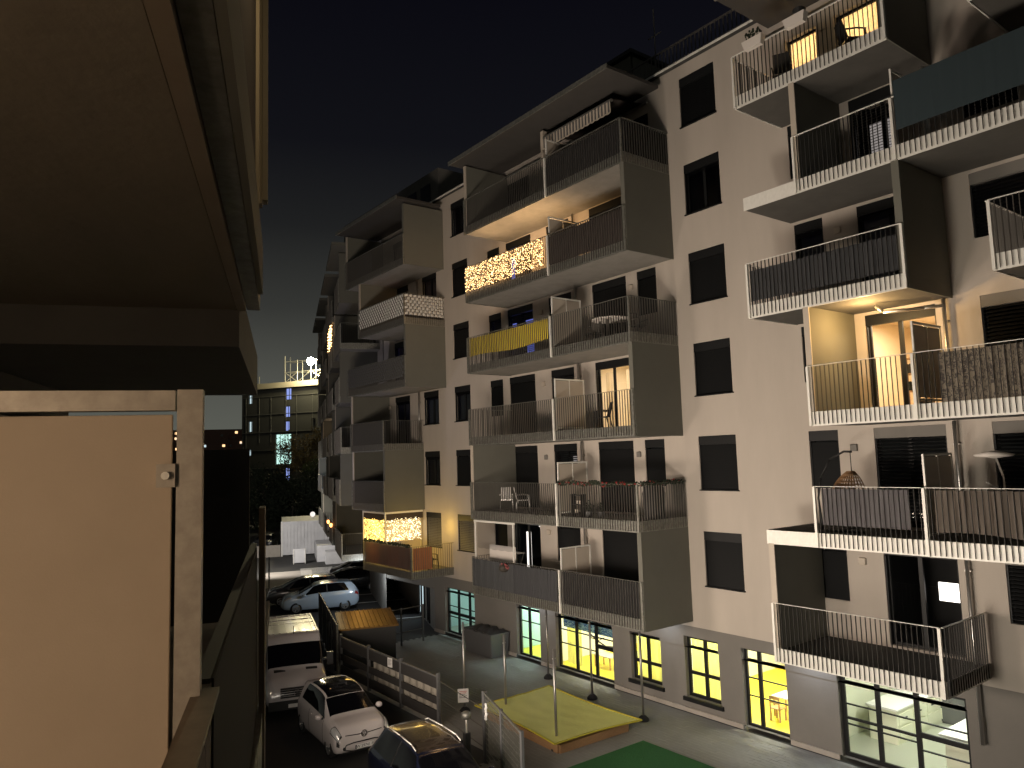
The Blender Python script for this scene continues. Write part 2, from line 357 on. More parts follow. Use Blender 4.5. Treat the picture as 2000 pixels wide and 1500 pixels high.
for k in range(1,7):
    t=SL[k]+2.78
    if k==6: t=11.55
    # M stack loggia
    WIN.append((-24.75,-23.05,dz(k),t,{6:'closed',5:'lowslats',4:'blue_slats',3:'closed',2:'closed',1:'door_light'}[k]))
    if k in (3,4,5,1): WIN.append((-26.12,-25.22,SL[k]+1.25,t,{5:'blue_slats',4:'blue_slats',3:'closed',1:'closed'}[k]))
    WIN.append((-22.05,-20.72,SL[k]+1.25,t,'closed' if k!=2 else 'slats'))
    WIN.append((-19.57,-17.86,dz(k),t,'lit' if k==3 else 'closed'))
    if k in (2,4,6): WIN.append((-17.34,-16.48,SL[k]+1.25,t,'closed'))
    # L stack
    if k!=1: WIN.append((-34.75,-33.2,dz(k),t,{6:'slats',5:'peek',4:'blue_slats',3:'dim',2:'pale'}[k]))
    # R stack
    WIN.append((-11.36,-10.52,SL[k]+1.25,t,'dim' if k in (4,) else 'closed') if k!=6 else (-11.25,-10.3,dz(6),t,'marble'))
    WIN.append((-9.57 if k<6 else -9.78,-7.86 if k<6 else -8.6,dz(k),t,{6:'marble',5:'slats',4:'dim',3:'lit_room',2:'slats_big',1:'tv'}[k]))
    if k<6: WIN.append((-6.89,-5.75,dz(k) if k in (2,) else SL[k]+1.25,t,'slats_big'))
WIN=[q for q in WIN]
GW=[(-30.26,-27.82,-7.85,-5.8),(-24.8,-23.3,-7.85,-5.86),(-22.35,-19.3,-7.85,-5.86),(-18.45,-17.1,-7.45,-5.9),(-16.1,-14.8,-7.5,-5.66),(-13.98,-12.55,-7.85,-5.66),(-11.05,-7.95,-7.85,-5.72),(-4.6,-2.9,-7.5,-5.6)]
X0=-36.0; X1=3.0
wall(MB(),X0,X1,-5.42,12.55,YF,[q[:4] for q in WIN],.26).build('wall','plaster',AB)
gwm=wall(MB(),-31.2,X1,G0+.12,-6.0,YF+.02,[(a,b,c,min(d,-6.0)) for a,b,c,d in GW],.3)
gwm.build('ground_floor_wall','plaster_grey',AB)
b=MB(); xs=[-31.2]+[v for q in GW for v in q[:2]]+[X1]
# band above the ground floor, cut where the tall windows reach into it
zs=sorted({-6.0,-5.33,*[q[3] for q in GW if q[3]>-6.0]})
wall(b,-36,X1,-6.0,-5.335,YF-.004,[(a,bb,-6.0,d) for a,bb,c,d in GW if d>-6.0],.3); b.quad((-36,YF-.004,-6.0),(X1,YF-.004,-6.0),(X1,YF+.02,-6.0),(-36,YF+.02,-6.0))
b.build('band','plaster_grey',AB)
pl=MB(); segs=[(-31.2,-30.3),(-27.8,-24.85),(-23.25,-22.4),(-19.25,-14.02),(-12.5,-11.1),(-7.9,X1)]
for a,c in segs: MB().box(a,c,YF-.03,YF+.02,G0,G0+.13).build('plinth','plinth',AB)
# ground floor wall that turns away on the left, below the overhang
bw=MB(); A=Vector((-31.2,YF+.02)); Bv=A+Vector((-.94,.342))*14
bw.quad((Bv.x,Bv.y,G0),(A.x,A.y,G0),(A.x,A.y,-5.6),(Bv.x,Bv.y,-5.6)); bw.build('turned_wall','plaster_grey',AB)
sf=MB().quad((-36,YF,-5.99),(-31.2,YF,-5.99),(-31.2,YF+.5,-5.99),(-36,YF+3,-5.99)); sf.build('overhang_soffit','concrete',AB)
for (q0,q1,mn) in ((1.3,2.2,'win_pale'),(2.9,3.6,'glass_dark')):
    dmb=MB(); p=A+Vector((-.94,.342))*q0; q=A+Vector((-.94,.342))*q1; nn=Vector((-.342,-.94))*.02
    dmb.quad((q.x+nn.x,q.y+nn.y,G0+.3 if mn!='win_pale' else G0+.1),(p.x+nn.x,p.y+nn.y,G0+.3 if mn!='win_pale' else G0+.1),(p.x+nn.x,p.y+nn.y,-6.1),(q.x+nn.x,q.y+nn.y,-6.1))
for q0,q1,lit in ((1.25,1.75,False),(2.6,3.3,True),(3.45,3.95,True)):
    fr=MB(); d=Vector((-.94,.342)); nn=Vector((-.342,-.94))
    for q in (q0,q1): p=A+d*q+nn*.03; fr.bar((p.x,p.y,G0+.1),(p.x,p.y,-6.05),.07)
    for z in (G0+.15,-6.08): p=A+d*q0+nn*.03; r=A+d*q1+nn*.03; fr.bar((p.x,p.y,z),(r.x,r.y,z),.07)
    f=fr.build('window','frame_dark',AB); p=A+d*q0+nn*.015; r=A+d*q1+nn*.015
    MB().quad((r.x,r.y,G0+.1),(p.x,p.y,G0+.1),(p.x,p.y,-6.1),(r.x,r.y,-6.1)).build('pane','win_pale' if lit else 'glass_dark',f)
# roof, rear and sides close the volume
rf=MB().box(X0+.3,X1,YF+.3,YF+12,12.35,12.5); rf.build('roof','roof_dark',AB)
MB().quad((X0,YF+12,G0),(X1,YF+12,G0),(X1,YF+12,12.5),(X0,YF+12,12.5)).quad((X1,YF,G0),(X1,YF+12,G0),(X1,YF+12,12.5),(X1,YF,12.5)).quad((X0,YF,-6),(X0,YF+12,-6),(X0,YF+12,12.5),(X0,YF,12.5)).build('rear_wall','plaster_grey',AB)
MB().box(-36.1,X1,YF-.18,YF+.35,12.551,12.66).build('eave','roof_dark',AB)
MB().box(-36.1,X1,YF-.22,YF-.185,12.54,12.60).build('eave_trim','galv',AB)
# set-back roof storey, terrace railings, antenna
ps=MB(); wall(ps,-25.2,-18.6,12.66,15.1,YF+1.6,[(-23.9,-23.0,13,14.7),(-21.2,-20.2,13,14.7)],.1); ps.box(-25.2,-18.6,YF+1.7,YF+7,12.66,15.1)
ps.build('roof_storey','panel_grey',AB)
MB().box(-25.4,-18.4,YF+1.4,YF+7.2,15.102,15.25).build('roof_storey_cap','roof_dark',AB)
p2=MB().box(-44,-32.3,YF+1.4,YF+7,12.66,15.3); p2.build('roof_storey','plaster_grey',AB)
for a in (-35.1,-33.6): MB().box(a-.5,a+.5,YF+1.36,YF+1.39,12.9,14.7).build('window','glass_dark',AB)
for x0,x1 in ((-18.3,-11.2),(-10.6,X1)):
    rr=MB().box(x0,x1,YF+.55,YF+.6,13.75,13.80)
    for i in range(int((x1-x0)/.16)): x=x0+i*.16; rr.box(x,x+.02,YF+.55,YF+.59,12.6,13.76)
    rr.build('roof_railing','steel_rail',AB,kind='stuff')
MB().box(-18.4,-18.2,YF+.5,YF+1.6,12.66,14.1).build('roof_divider','panel_grey',AB)
for x in (-24.9,-20.3): MB().box(x-.15,x+.15,YF+1.42,YF+1.58,13.9,14.5).build('roof_lamp','galv',AB)
MB().bar((-16.6,YF+.7,12.6),(-16.6,YF+.7,15.6),.03).bar((-16.9,YF+.7,14.6),(-16.3,YF+.7,14.6),.03).build('antenna','steel_rail',AB)
# canopy slabs above the top balconies
def canopy(x0,x1,z,y0=15.95):
    c=MB().box(x0,x1,y0+.04,YF-.23,z+.02,z+.13).build('canopy','roof_soffit',AB)
    MB().box(x0-.02,x1+.02,y0,y0+.037,z,z+.16).build('fascia','galv_dark',c); return c
canopy(-25.0,-15.75,12.02); canopy(-36.2,-29.5,12.02); canopy(-11.6,-7.3,12.02)
# glossy gutters seen as bright lines under the eave
for a,c in ((-36.0,-29.8),(-27.4,-16.4),(-12.0,-8)): MB().bar((a,YF-.1,11.86),(c,YF-.1,11.86),.07,n=8).build('gutter','metal_pipe',AB)
# ---------------------------------------------------------------- windows
def window(x0,x1,z0,z1,kind,parent=AB,y=YF):
    f=MB(); t=.07; yy=y+.14; w_=x1-x0; big=w_>1.45
    for a,b_,c,d in ((x0,x0+t,z0,z1),(x1-t,x1,z0,z1),(x0+t,x1-t,z0,z0+t),(x0+t,x1-t,z1-t,z1)): f.box(a,b_,yy,yy+.06,c,d)
    if w_>1.2:
        xm=(x0+x1)/2 if not big else x0+w_*.47; f.box(xm-.05,xm+.05,yy+.001,yy+.061,z0+t,z1-t)
    o=f.build('window','frame_dark',parent)
    MB().quad((x0+t,yy+.03,z0+t),(x1-t,yy+.03,z0+t),(x1-t,yy+.03,z1-t),(x0+t,yy+.03,z1-t)).build('pane','pane' if kind in ('lit','lit_room','tv','marble') else 'pane_dim',o)
    sh=.27
    if kind not in ('marble',): MB().box(x0+.005,x1-.005,y+.005,y+.13,z1-sh,z1-.004).build('shutter_box','frame_dark' if kind not in('slats_big',) else 'plaster_grey',o)
    if z0>-5.2 and (z0 in [q for q in (sill_z(i) for i in range(1,7))] ): MB().box(x0-.03,x1+.03,y-.05,y+.14,z0-.03,z0+.005).build('sill','frame_dark',o)
    MB().box(x0+.005,x0+.035,y+.03,y+.1,z0,z1-sh).build('guide_rail','frame_dark',o); MB().box(x1-.035,x1-.005,y+.03,y+.1,z0,z1-sh).build('guide_rail','frame_dark',o)
    def slats(za,zb,tilt,m,p=.075,wd=.06):
        s=MB(); z=za
        while z<zb-.01:
            dy=math.cos(tilt)*wd/2; dzz=math.sin(tilt)*wd/2; yc=y+.065
            n=len(s.v); s.v+=[(x0+.035,yc-dy,z-dzz),(x1-.035,yc-dy,z-dzz),(x1-.035,yc+dy,z+dzz),(x0+.035,yc+dy,z+dzz),(x0+.035,yc-dy,z-dzz+.004),(x1-.035,yc-dy,z-dzz+.004),(x1-.035,yc+dy,z+dzz+.004),(x0+.035,yc+dy,z+dzz+.004)]
            s.f+=[(n,n+3,n+2,n+1),(n+4,n+5,n+6,n+7),(n,n+1,n+5,n+4),(n+2,n+3,n+7,n+6)]; z+=p
        s.build('blind',m,o,kind='stuff')
    zt=z1-sh
    if kind=='closed': slats(z0+.03,zt,1.25,'blind',.072,.078)
    elif kind in('slats','blue_slats','warm_slats'): slats(z0+.03,zt,.62 if kind!='warm_slats' else .85,'blind' if kind!='warm_slats' else 'blind_light',.075,.066)  # warm slats get a paler blind, fairy light glow put into its colour
    elif kind=='slats_big': slats(z0+.03,zt,.75,'blind',.085,.07)
    elif kind=='lowslats': slats(z0+.03,zt-.0,.3,'blind_light',.075,.06)
    elif kind in('dim','pale','peek'): slats(zt-.12,zt,.6,'blind',.03,.06)
    if kind in('slats','blue_slats','warm_slats','peek'):   # emissive panel or box behind the slats stands in for a lit room
        c={'slats':(1,.9,.75),'blue_slats':(.35,.45,1),'warm_slats':(1,.8,.5),'peek':(1,.35,.12)}[kind]
        if kind in ('blue_slats','peek') :
            mb=MB().box(x0+.1,x1-.1,y+.5,y+1.6,z0+.1,z1-.3); mb.f=mb.f[:4]+mb.f[4:]; 
            s_=MB().box((x0+x1)/2-.3,(x0+x1)/2+.3,y+.9,y+.95,z0+1.0,z0+1.5).build('room_lamp','lamp_orange',o)
            if kind=='blue_slats': bpy.data.objects.remove(s_); MB().quad((x0+.08,y+.9,z0+.1),(x1-.08,y+.9,z0+.1),(x1-.08,y+.9,z1-.35),(x0+.08,y+.9,z1-.35)).build('blue_glow_panel','blue_glow',o)
        elif kind=='slats': MB().quad((x0+.08,y+.9,z0+.2),(x1-.08,y+.9,z0+.2),(x1-.08,y+.9,z1-.45),(x0+.08,y+.9,z1-.45)).build('pale_glow_panel','pale_glow',o)
    return o
def room(x0,x1,z0,z1,y0,dep,m,parent,fl=None):
    r=MB(); y1=y0+dep
    r.quad((x0,y1,z0),(x1,y1,z0),(x1,y1,z1),(x0,y1,z1)).quad((x0,y0,z0),(x0,y1,z0),(x0,y1,z1),(x0,y0,z1)).quad((x1,y0,z0),(x1,y0,z1),(x1,y1,z1),(x1,y1,z0)).quad((x0,y0,z1),(x0,y1,z1),(x1,y1,z1),(x1,y0,z1))
    o=r.build('room',m,parent)
    MB().quad((x0,y0,z0),(x1,y0,z0),(x1,y1,z0),(x0,y1,z0)).build('room_floor',fl or m,o); return o
for q in WIN:
    o=window(*q)
    x0,x1,z0,z1,kd=q
    if kd=='lit':
        room(x0-.8,x1+.8,z0,z1+.1,YF+.27,3,'room_warm',AB); lamp('ceiling_lamp_light','AREA',((x0+x1)/2,YF+1.6,z1-.02),55,(1,.84,.62),sx=1,sy=1,aim=((x0+x1)/2,YF+1.6,z0))
        for a in (x0+.1,(x0+x1)/2+.25):
            c=MB().grid(lambda u,v,a=a:(a+u*.55,YF+.42+.03*math.sin(u*24),z0+.05+v*(z1-z0-.4)),20,1); c.build('curtain','curtain_pale',AB)
    if kd=='lit_room':
        room(x0-.6,x1+.7,z0,z1+.1,YF+.27,3.5,'room_warm',AB,'wood_light'); lamp('ceiling_lamp_light','AREA',((x0+x1)/2,YF+1.5,z1-.02),100,(1,.80,.52),sx=1,sy=1,aim=((x0+x1)/2,YF+1.3,z0))
    if kd=='tv':
        room(x0-.5,x1+.5,z0,z1+.1,YF+.27,2.5,'fabric_dark',AB); MB().box(x0+1.02,x1-.06,YF+.5,YF+.55,z0+1.12,z0+1.55).build('television','tv_white',AB)
    if kd=='marble':
        c=MB().grid(lambda u,v:(x0+.05+u*(x1-x0-.1),YF+.24+.02*math.sin(u*20),z0+.05+v*(z1-z0-.1)),16,1); c.build('curtain','marble_cloth',AB)
        room(x0-.1,x1+.1,z0,z1+.1,YF+.27,1.5,'room_warm',AB); lamp('ceiling_lamp_light','AREA',((x0+x1)/2,YF+1.2,z1-.1),42,(1,.80,.52),sx=.6,sy=.5,aim=((x0+x1)/2,YF+.3,z0+.8))
    if kd in('blue_slats','warm_slats','slats','peek','door_light'):
        pass
for x,p_ in ((-11.6,13),(-23.0,7),(-16.7,4)):
    MB().box(x-.25,x+.25,YF-.55,YF-.45,-5.21,-5.17).build('downlight','tube_light',AB); lamp('downlight_beam','AREA',(x,YF-.45,-5.22),p_,(.72,.82,1),sx=.6,sy=.12,aim=(x,YF-.15,-8))
# first lamp is a weak added front fill; marble curtains are lit from behind
lamp('loggia_light','POINT',(-9.2,17.4,11.6),5,(1,.75,.4),.1)
lamp('loggia_light','POINT',(-8.9,17.3,3.0),150,(1,.62,.24),.15)
lamp('loggia_light','POINT',(-32.5,20.0,5.4),.1,(1,.8,.5),.1)
# small round wall lamps and square vents between the doors, drain pipes
for k in range(1,7):
    z=SL[k]+2.3
    for x in (-22.5,-17.6,-10.1,-33.1 if k>3 else -35.3):
        if (k in (1,3,5)) and x==-17.6: continue
        mb=MB(); mb.box(x-.09,x+.09,YF-.07,YF-.002,z-.09,z+.09); finish(mb.build('wall_lamp','panel_white' if k!=2 else 'plaster_grey',AB),wd=.02)
for x in (-20.35,-7.62,-32.1):
    for k in range(1,7):
        if x==-32.1 and k>5: continue
        z0=SL[k]+.3 if k>1 else (-5.3 if x!=-7.62 else -6.6)
        MB().bar((x,YF-.12,z0),(x,YF-.12,SL[k]+2.84),.09,n=10).build('drain_pipe','metal_pipe',AB,smooth=True)
        for zz in (.5,2.3): MB().box(x-.06,x+.06,YF-.12,YF-.002,SL[k]+zz,SL[k]+zz+.03).build('pipe_clip','metal_pipe',AB)
MB().tube([(-7.62,YF-.12,3.25),(-7.9,YF-.5,3.2),(-8.6,YF-1.0,3.18),(-8.75,YF-1.05,3.35)],.08,10).build('drain_elbow','metal_pipe',AB,smooth=True)
# ---------------------------------------------------------------- balconies
NB=0
barmesh={}
def bar_mesh(h,side=False):
    kx=(round(h,2),side)
    if kx not in barmesh:
        mb=MB(); 
        if side: mb.box(-.018,.018,-.004,.004,0,h)
        else: mb.box(-.004,.004,-.018,.018,0,h)
        me=mb.mesh('bar'); me.materials.append(M['bar_dark']); barmesh[kx]=me
    return barmesh[kx]
def balcony(x0,x1,k,left,right,single=False,xe0=None,fm='galv_dark',div=None,yb=YB,parent=AB,yf=YF,zb=None,pitch=.11,low=.02):
    zb=SL[k] if zb is None else zb; ht=1.42
    e0=x0 if xe0 is None else xe0
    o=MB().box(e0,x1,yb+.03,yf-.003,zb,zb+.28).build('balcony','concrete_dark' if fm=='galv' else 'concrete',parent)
    MB().box(e0-.01,x1+.01,yb,yb+.027,zb-.02,zb+.32).build('fascia',fm,o)
    if right=='rail': MB().box(x1+.012,x1+.036,yb,yf-.004,zb-.02,zb+.32).build('fascia',fm,o)
    if left=='rail': MB().box(e0-.036,e0-.012,yb,yf-.004,zb-.02,zb+.32).build('fascia',fm,o)
    if xe0 is not None: MB().box(e0+.02,x0-.02,yb+.04,yf-.01,zb+.281,zb+.33).build('gravel_bed','gravel',o)
    r=MB(); yr=yb-.035
    r.box(x0,x1,yr-.025,yr+.025,zb+ht-.012,zb+ht)
    for x in (x0,x1): r.box(x-.03,x+.03,yr-.026,yr+.03,zb-.01,zb+ht-.014)
    if right=='rail': r.box(x1+.02,x1+.07,yr+.03,yf-.004,zb+ht-.012,zb+ht)
    if left=='rail': r.box(x0-.07,x0-.02,yr+.03,yf-.004,zb+ht-.012,zb+ht)
    r.build('railing','galv' if fm=='galv' else 'galv_dark',o)
    h=ht-.02-low
    pos=[]; n=int((x1-x0-.06)/pitch)
    for i in range(1,n+1): pos.append((x0+i*(x1-x0)/(n+1),yr,False))
    for sd,xx in ((left,x0-.045),(right,x1+.045)):
        if sd=='rail':
            n=int((yf-yr)/pitch)
            for i in range(1,n): pos.append((xx,yr+i*(yf-yr)/n,True))
    if single:
        for x,y,s in pos:
            b=link('bar',bar_mesh(h,s),o); b.location=(x,y,zb+low)
    else:
        mb=MB()
        for x,y,s in pos:
            if s: mb.box(x-.018,x+.018,y-.004,y+.004,zb+low,zb+low+h)
            else: mb.box(x-.004,x+.004,y-.018,y+.018,zb+low,zb+low+h)
        mb.build('bars','steel_rail',o,kind='stuff')
    top=(SL[k+1] if parent==AB else zb+2.86)-.003
    if left=='wall': MB().box(x0-.005,x0+.11,yb+.035,yf-.004,zb+.285,top).build('side_wall','panel_grey',o); MB().box(x0-.03,x0+.12,yb-.004,yb+.034,zb+.33,top+.0).build('wall_edge','panel_white',o)
    if right=='wall': MB().box(x1-.11,x1+.04,yb+.035,yf-.004,zb-.02 if False else zb+.285,top).build('side_wall','panel_grey',o); MB().box(x1-.12,x1+.045,yb-.004,yb+.034,zb+.33,top).build('wall_edge','panel_grey',o)
    if right=='wall': MB().box(x1+.012,x1+.04,yb+.03,yf-.004,zb-.02,zb+.284).build('side_wall','panel_grey',o)
    if div is not None:
        f=MB(); y0=yb+.06; y1=yb+1.42; z0=zb+.30; z1=zb+2.12; t=.05
        for a,b_,c,d in ((y0,y0+t,z0,z1),(y1-t,y1,z0,z1),(y0+t,y1-t,z1-t,z1),(y0+t,y1-t,z0+.1,z0+.1+t)): f.box(div-.02,div+.02,a,b_,c,d)
        f.box(div-.019,div+.019,(y0+y1)/2-.012,(y0+y1)/2+.012,z0+.15,z1-t)
        fo=f.build('divider','galv',o)
        for a,b_ in ((y0+t+.01,(y0+y1)/2-.02),((y0+y1)/2+.02,y1-t-.01)): MB().box(div-.006,div+.006,a,b_,z0+.17,z1-t-.015).build('panel','panel_white',fo)
        MB().box(div-.03,div+.03,yb-.06,yb-.005,zb-.01,zb+ht).build('post','galv',o)
    return o
MX0,MX1=-24.6,-15.72
balcony(MX0,MX1,6,'wall','rail',div=-19.45); balcony(MX0,MX1,5,'rail','wall',div=-19.45); balcony(MX0,MX1,4,'rail','rail',div=-19.45)
balcony(MX0,MX1,3,'rail','wall',div=-19.45); balcony(MX0,MX1,2,'wall','rail',div=-19.45); balcony(MX0,MX1,1,'rail','wall',div=-19.45)
balcony(-36.0,-29.75,6,'wall','wall'); balcony(-34.5,-29.75,5,'wall','rail'); balcony(-35.8,-29.75,4,None,'wall')
balcony(-35.5,-31.95,3,'wall','rail'); balcony(-35.4,-31.95,2,'wall','wall'); balcony(-34.2,-29.45,1,'rail','rail')
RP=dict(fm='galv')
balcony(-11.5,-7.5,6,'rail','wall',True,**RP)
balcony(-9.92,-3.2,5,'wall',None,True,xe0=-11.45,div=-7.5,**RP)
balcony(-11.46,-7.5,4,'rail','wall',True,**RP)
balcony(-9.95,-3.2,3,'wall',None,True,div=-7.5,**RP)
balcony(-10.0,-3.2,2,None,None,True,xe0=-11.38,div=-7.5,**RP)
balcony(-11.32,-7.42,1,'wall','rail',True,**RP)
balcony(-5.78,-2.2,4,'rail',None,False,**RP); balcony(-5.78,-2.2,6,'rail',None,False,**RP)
# ================================================================ NURSERY ROOMS BEHIND THE GROUND FLOOR WINDOWS
def gwin(x0,x1,z0,z1,vs_,hs,low=True,thick=.07):
    f=MB(); y=YF+.16
    for a,b_,c,d in ((x0,x0+thick,z0,z1),(x1-thick,x1,z0,z1),(x0+thick,x1-thick,z0,z0+thick),(x0+thick,x1-thick,z1-thick,z1)): f.box(a,b_,y,y+.07,c,d)
    for v in vs_: f.box(v-.055,v+.055,y+.001,y+.071,z0+thick,z1-thick)
    o=f.build('window','frame_dark',AB)
    for (a,b_,h,t) in hs: MB().box(a,b_,y+.005,y+.06,h-t,h+t).build('glazing_bar','frame_dark',o)
    cuts=[x0+thick]+sorted(vs_)+[x1-thick]
    for a,b_ in zip(cuts[:-1],cuts[1:]): MB().quad((a,y+.035,z0),(b_,y+.035,z0),(b_,y+.035,z1),(a,y+.035,z1)).build('pane','pane',o)
    return o
zt=-5.8
gwin(-30.26,-27.82,-7.85,-5.8,[-29.35,-28.45],[(-30.2,-27.9,-6.95,.06),(-30.2,-27.9,-6.65,.015),(-30.2,-27.9,-7.12,.015)])
gwin(-24.8,-23.3,-7.85,-5.86,[-24.15],[(-24.75,-23.35,-6.5,.015),(-24.75,-23.35,-7.15,.015)])
gwin(-22.35,-19.3,-7.85,-5.86,[-21.35,-20.3],[(-22.3,-19.35,-6.45,.015),(-22.3,-20.35,-6.95,.015),(-20.25,-19.35,-6.75,.07)])
gwin(-18.45,-17.1,-7.45,-5.9,[-17.78],[(-18.4,-17.15,-6.85,.05)],thick=.09)
gwin(-16.1,-14.8,-7.5,-5.66,[-15.42],[(-16.05,-14.85,-6.78,.05)],thick=.09)
gwin(-13.98,-12.55,-7.85,-5.66,[-13.5],[(-13.95,-12.6,-6.5,.015),(-13.95,-12.6,-7.0,.015)])
gwin(-11.05,-7.95,-7.85,-5.72,[-10.1,-9.15],[(-11,-9.2,-6.55,.015),(-11,-9.2,-6.9,.03),(-11,-9.2,-7.05,.015),(-9.1,-8.0,-6.55,.015),(-9.1,-8.0,-6.85,.06),(-9.1,-8.0,-7.2,.015)],thick=.1)
gwin(-4.6,-2.9,-7.5,-5.6,[-3.75],[])
for x0,x1,z in ((-18.55,-17.0,-7.45),(-16.2,-14.7,-7.5)): MB().box(x0,x1,YF-.06,YF+.16,z-.12,z-.002).build('sill','frame_dark',AB)
def groom(x0,x1,m,fl,dep,pw,colr,h=-5.2):
    o=room(x0,x1,-7.84,h,YF+.33,dep,m,AB,fl)
    n=max(1,int((x1-x0)/2.4))
    for i in range(n):
        for j in range(2):
            cx=x0+(i+.5)*(x1-x0)/n; cyy=YF+1.3+j*2.2
            MB().box(cx-.6,cx+.6,cyy-.06,cyy+.06,h-.06,h-.01).build('ceiling_light','tube_light',o)
            lamp('ceiling_light_beam','AREA',(cx,cyy,h-.07),pw,colr,sx=1.2,sy=.3,aim=(cx,cyy,-8))
    return o
groom(-31.0,-27.2,'room_cyan','floor_grey',3.0,30,(.75,1,.95)); groom(-25.4,-22.9,'room_cyan','floor_yellow',4.2,54,(.8,1,.97))
groom(-22.75,-16.9,'room_white','floor_yellow',5.0,56,(1,1,.8)); groom(-16.75,-11.75,'room_white','floor_yellow',6.0,68,(1,.98,.78)); groom(-11.6,-7.4,'cabinet','floor_grey',5.0,52,(.95,1,.84))
for x0,x1,z0,z1 in ((-18.4,-17.15,-7.4,-5.9),(-16.05,-14.85,-7.45,-5.66)):
    c=MB().grid(lambda u,v:(x0+u*(x1-x0),YF+.30+.02*math.sin(u*28),z0+v*(z1-z0)),40,1); c.build('curtain','curtain',AB)
c=MB().grid(lambda u,v:(-22.35+u*3.05,YF+.42,-6.42+v*.75),2,1); c.build('window_mural','mural_blue',AB)
MB().grid(lambda u,v:(-22.25+u*.8,YF+.5+.02*math.sin(u*28),-7.75+v*1.4),30,1).build('curtain','curtain',AB)
def nchair(x,y,rz,label):
    t=thing('nursery_chair',label,'chair',(x,y,-7.84),rz,'small wooden chairs in the nursery')
    MB().box(-.17,.17,-.17,.17,.34,.37).build('seat','wood_light',t)
    for i in (-1,1):
        for j in (-1,1): MB().box(i*.15-.02,i*.15+.02,j*.15-.02,j*.15+.02,0,.339 if j>0 else .70).build('leg','wood_light',t)
    for z in (.5,.62): MB().box(-.13,.13,-.165,-.145,z,z+.08).build('backrest','wood_light',t)
    return t
def ntable(x,y,lx,ly,label,h=.56,top='white'):
    t=thing('nursery_table',label,'table',(x,y,-7.84),0,'low tables in the nursery')
    finish(MB().box(-lx/2,lx/2,-ly/2,ly/2,h,h+.035).build('tabletop',top,t),wd=.01)
    for i in (-1,1):
        for j in (-1,1): MB().box(i*(lx/2-.06)-.025,i*(lx/2-.06)+.025,j*(ly/2-.06)-.025,j*(ly/2-.06)+.025,0,h-.001).build('leg','wood_light',t)
    return t
ntable(-13.1,20.2,1.7,.7,'long white nursery table nearest the narrow glass door'); ntable(-13.3,22.3,1.9,.7,'long white nursery table behind the nearer one'); ntable(-20.0,20.6,.9,.6,'small white play table behind the three-part glass door',.5,'plastic_grey'); ntable(-21.0,19.9,.9,.55,'low bench-like table beside the yellow curtain',.42,'panel_white')
for i,(x,y,rz,l) in enumerate(((-13.6,19.65,0,'wooden child chair on the left near side of the near table'),(-12.95,19.65,0,'wooden child chair at the middle of the near table'),(-12.3,19.65,0,'wooden child chair at the right end of the near table'),(-13.2,20.8,math.pi,'wooden child chair on the far side of the near table'),(-14.0,21.75,0,'wooden child chair left at the far table'),(-13.35,21.75,0,'wooden child chair centred at the far table'),(-12.7,21.75,0,'wooden child chair right at the far table'),(-20.2,21.2,math.pi,'wooden child chair behind the small play table'))): nchair(x,y,rz,l)
for x,y,l in ((-13.2,20.2,'little green plant on the near white nursery table'),(-13.3,22.3,'little green plant on the far white nursery table')):
    t=thing('table_plant',l,'plant',(x,y,-7.24)); MB().lathe((0,0,0),[(.11,0),(.13,.02),(.12,.03)]).build('dish','leaf_dark',t)
    mb=MB()
    for i in range(22): a=i*2.4; mb.bar((0,0,.03),(.09*math.cos(a),.09*math.sin(a),.1+.12*(i%3)/2),.02)
    mb.build('leaves','leaf',t,kind='stuff')
# kitchen behind the widest glazing
kt=thing('kitchen_counter','pale kitchen counter with drawer fronts behind the widest ground floor glazing','counter',(0,0,0))
MB().box(-11.2,-10.45,20.3,23.6,-7.84,-6.98).build('cabinet_body','cabinet',kt); MB().box(-11.25,-10.4,20.25,23.65,-6.975,-6.93).build('worktop','white',kt)
for i in range(4):
    for z in (-7.35,-7.7): MB().box(-10.449,-10.42,20.4+i*.8,21.05+i*.8,z-.02,z+.27).build('drawer','cabinet',kt)
    MB().box(-10.42,-10.40,20.6+i*.8,20.8+i*.8,-7.22,-7.19).build('handle','black',kt)
kt2=thing('kitchen_island','white topped kitchen island near the right glazed door','counter',(0,0,0))
MB().box(-8.9,-7.7,19.5,22.2,-7.84,-7.0).build('island_body','cabinet',kt2); MB().box(-9.0,-7.6,19.4,22.3,-6.99,-6.94).build('worktop','white',kt2)
fr=thing('fridge','grey steel fridge standing at the back of the nursery kitchen','fridge',(-10.0,23.2,-7.84)); MB().box(-.5,.6,-.35,.35,0,1.75).build('fridge_body','plastic_grey',fr)
for z0,z1 in ((.05,1.0),(1.03,1.72)): MB().box(-.47,.57,-.385,-.352,z0,z1).build('fridge_door','plastic_grey',fr)
MB().box(-.42,-.38,-.42,-.386,.6,1.4).build('handle','galv',fr)
# hanging branch decoration
br=MB(); br.tube([(-21.6,YF+.75,-6.35),(-21.0,YF+.8,-6.75),(-20.5,YF+.8,-6.9),(-19.9,YF+.8,-6.85),(-19.5,YF+.8,-7.05)],.05,6).tube([(-20.9,YF+.8,-6.78),(-20.5,YF+.75,-6.6)],.03,6).tube([(-20.1,YF+.8,-6.87),(-19.7,YF+.75,-6.7)],.03,6).tube([(-21.0,YF+.8,-6.75),(-21.3,YF+.8,-6.72)],.03,6)
br.bar((-20.9,YF+.8,-6.78),(-20.9,YF+.8,-5.25),.006); tag(br.build('hanging_branch','bark',kind=None),'bare brown branch hung on a thread behind the mural window','branch')
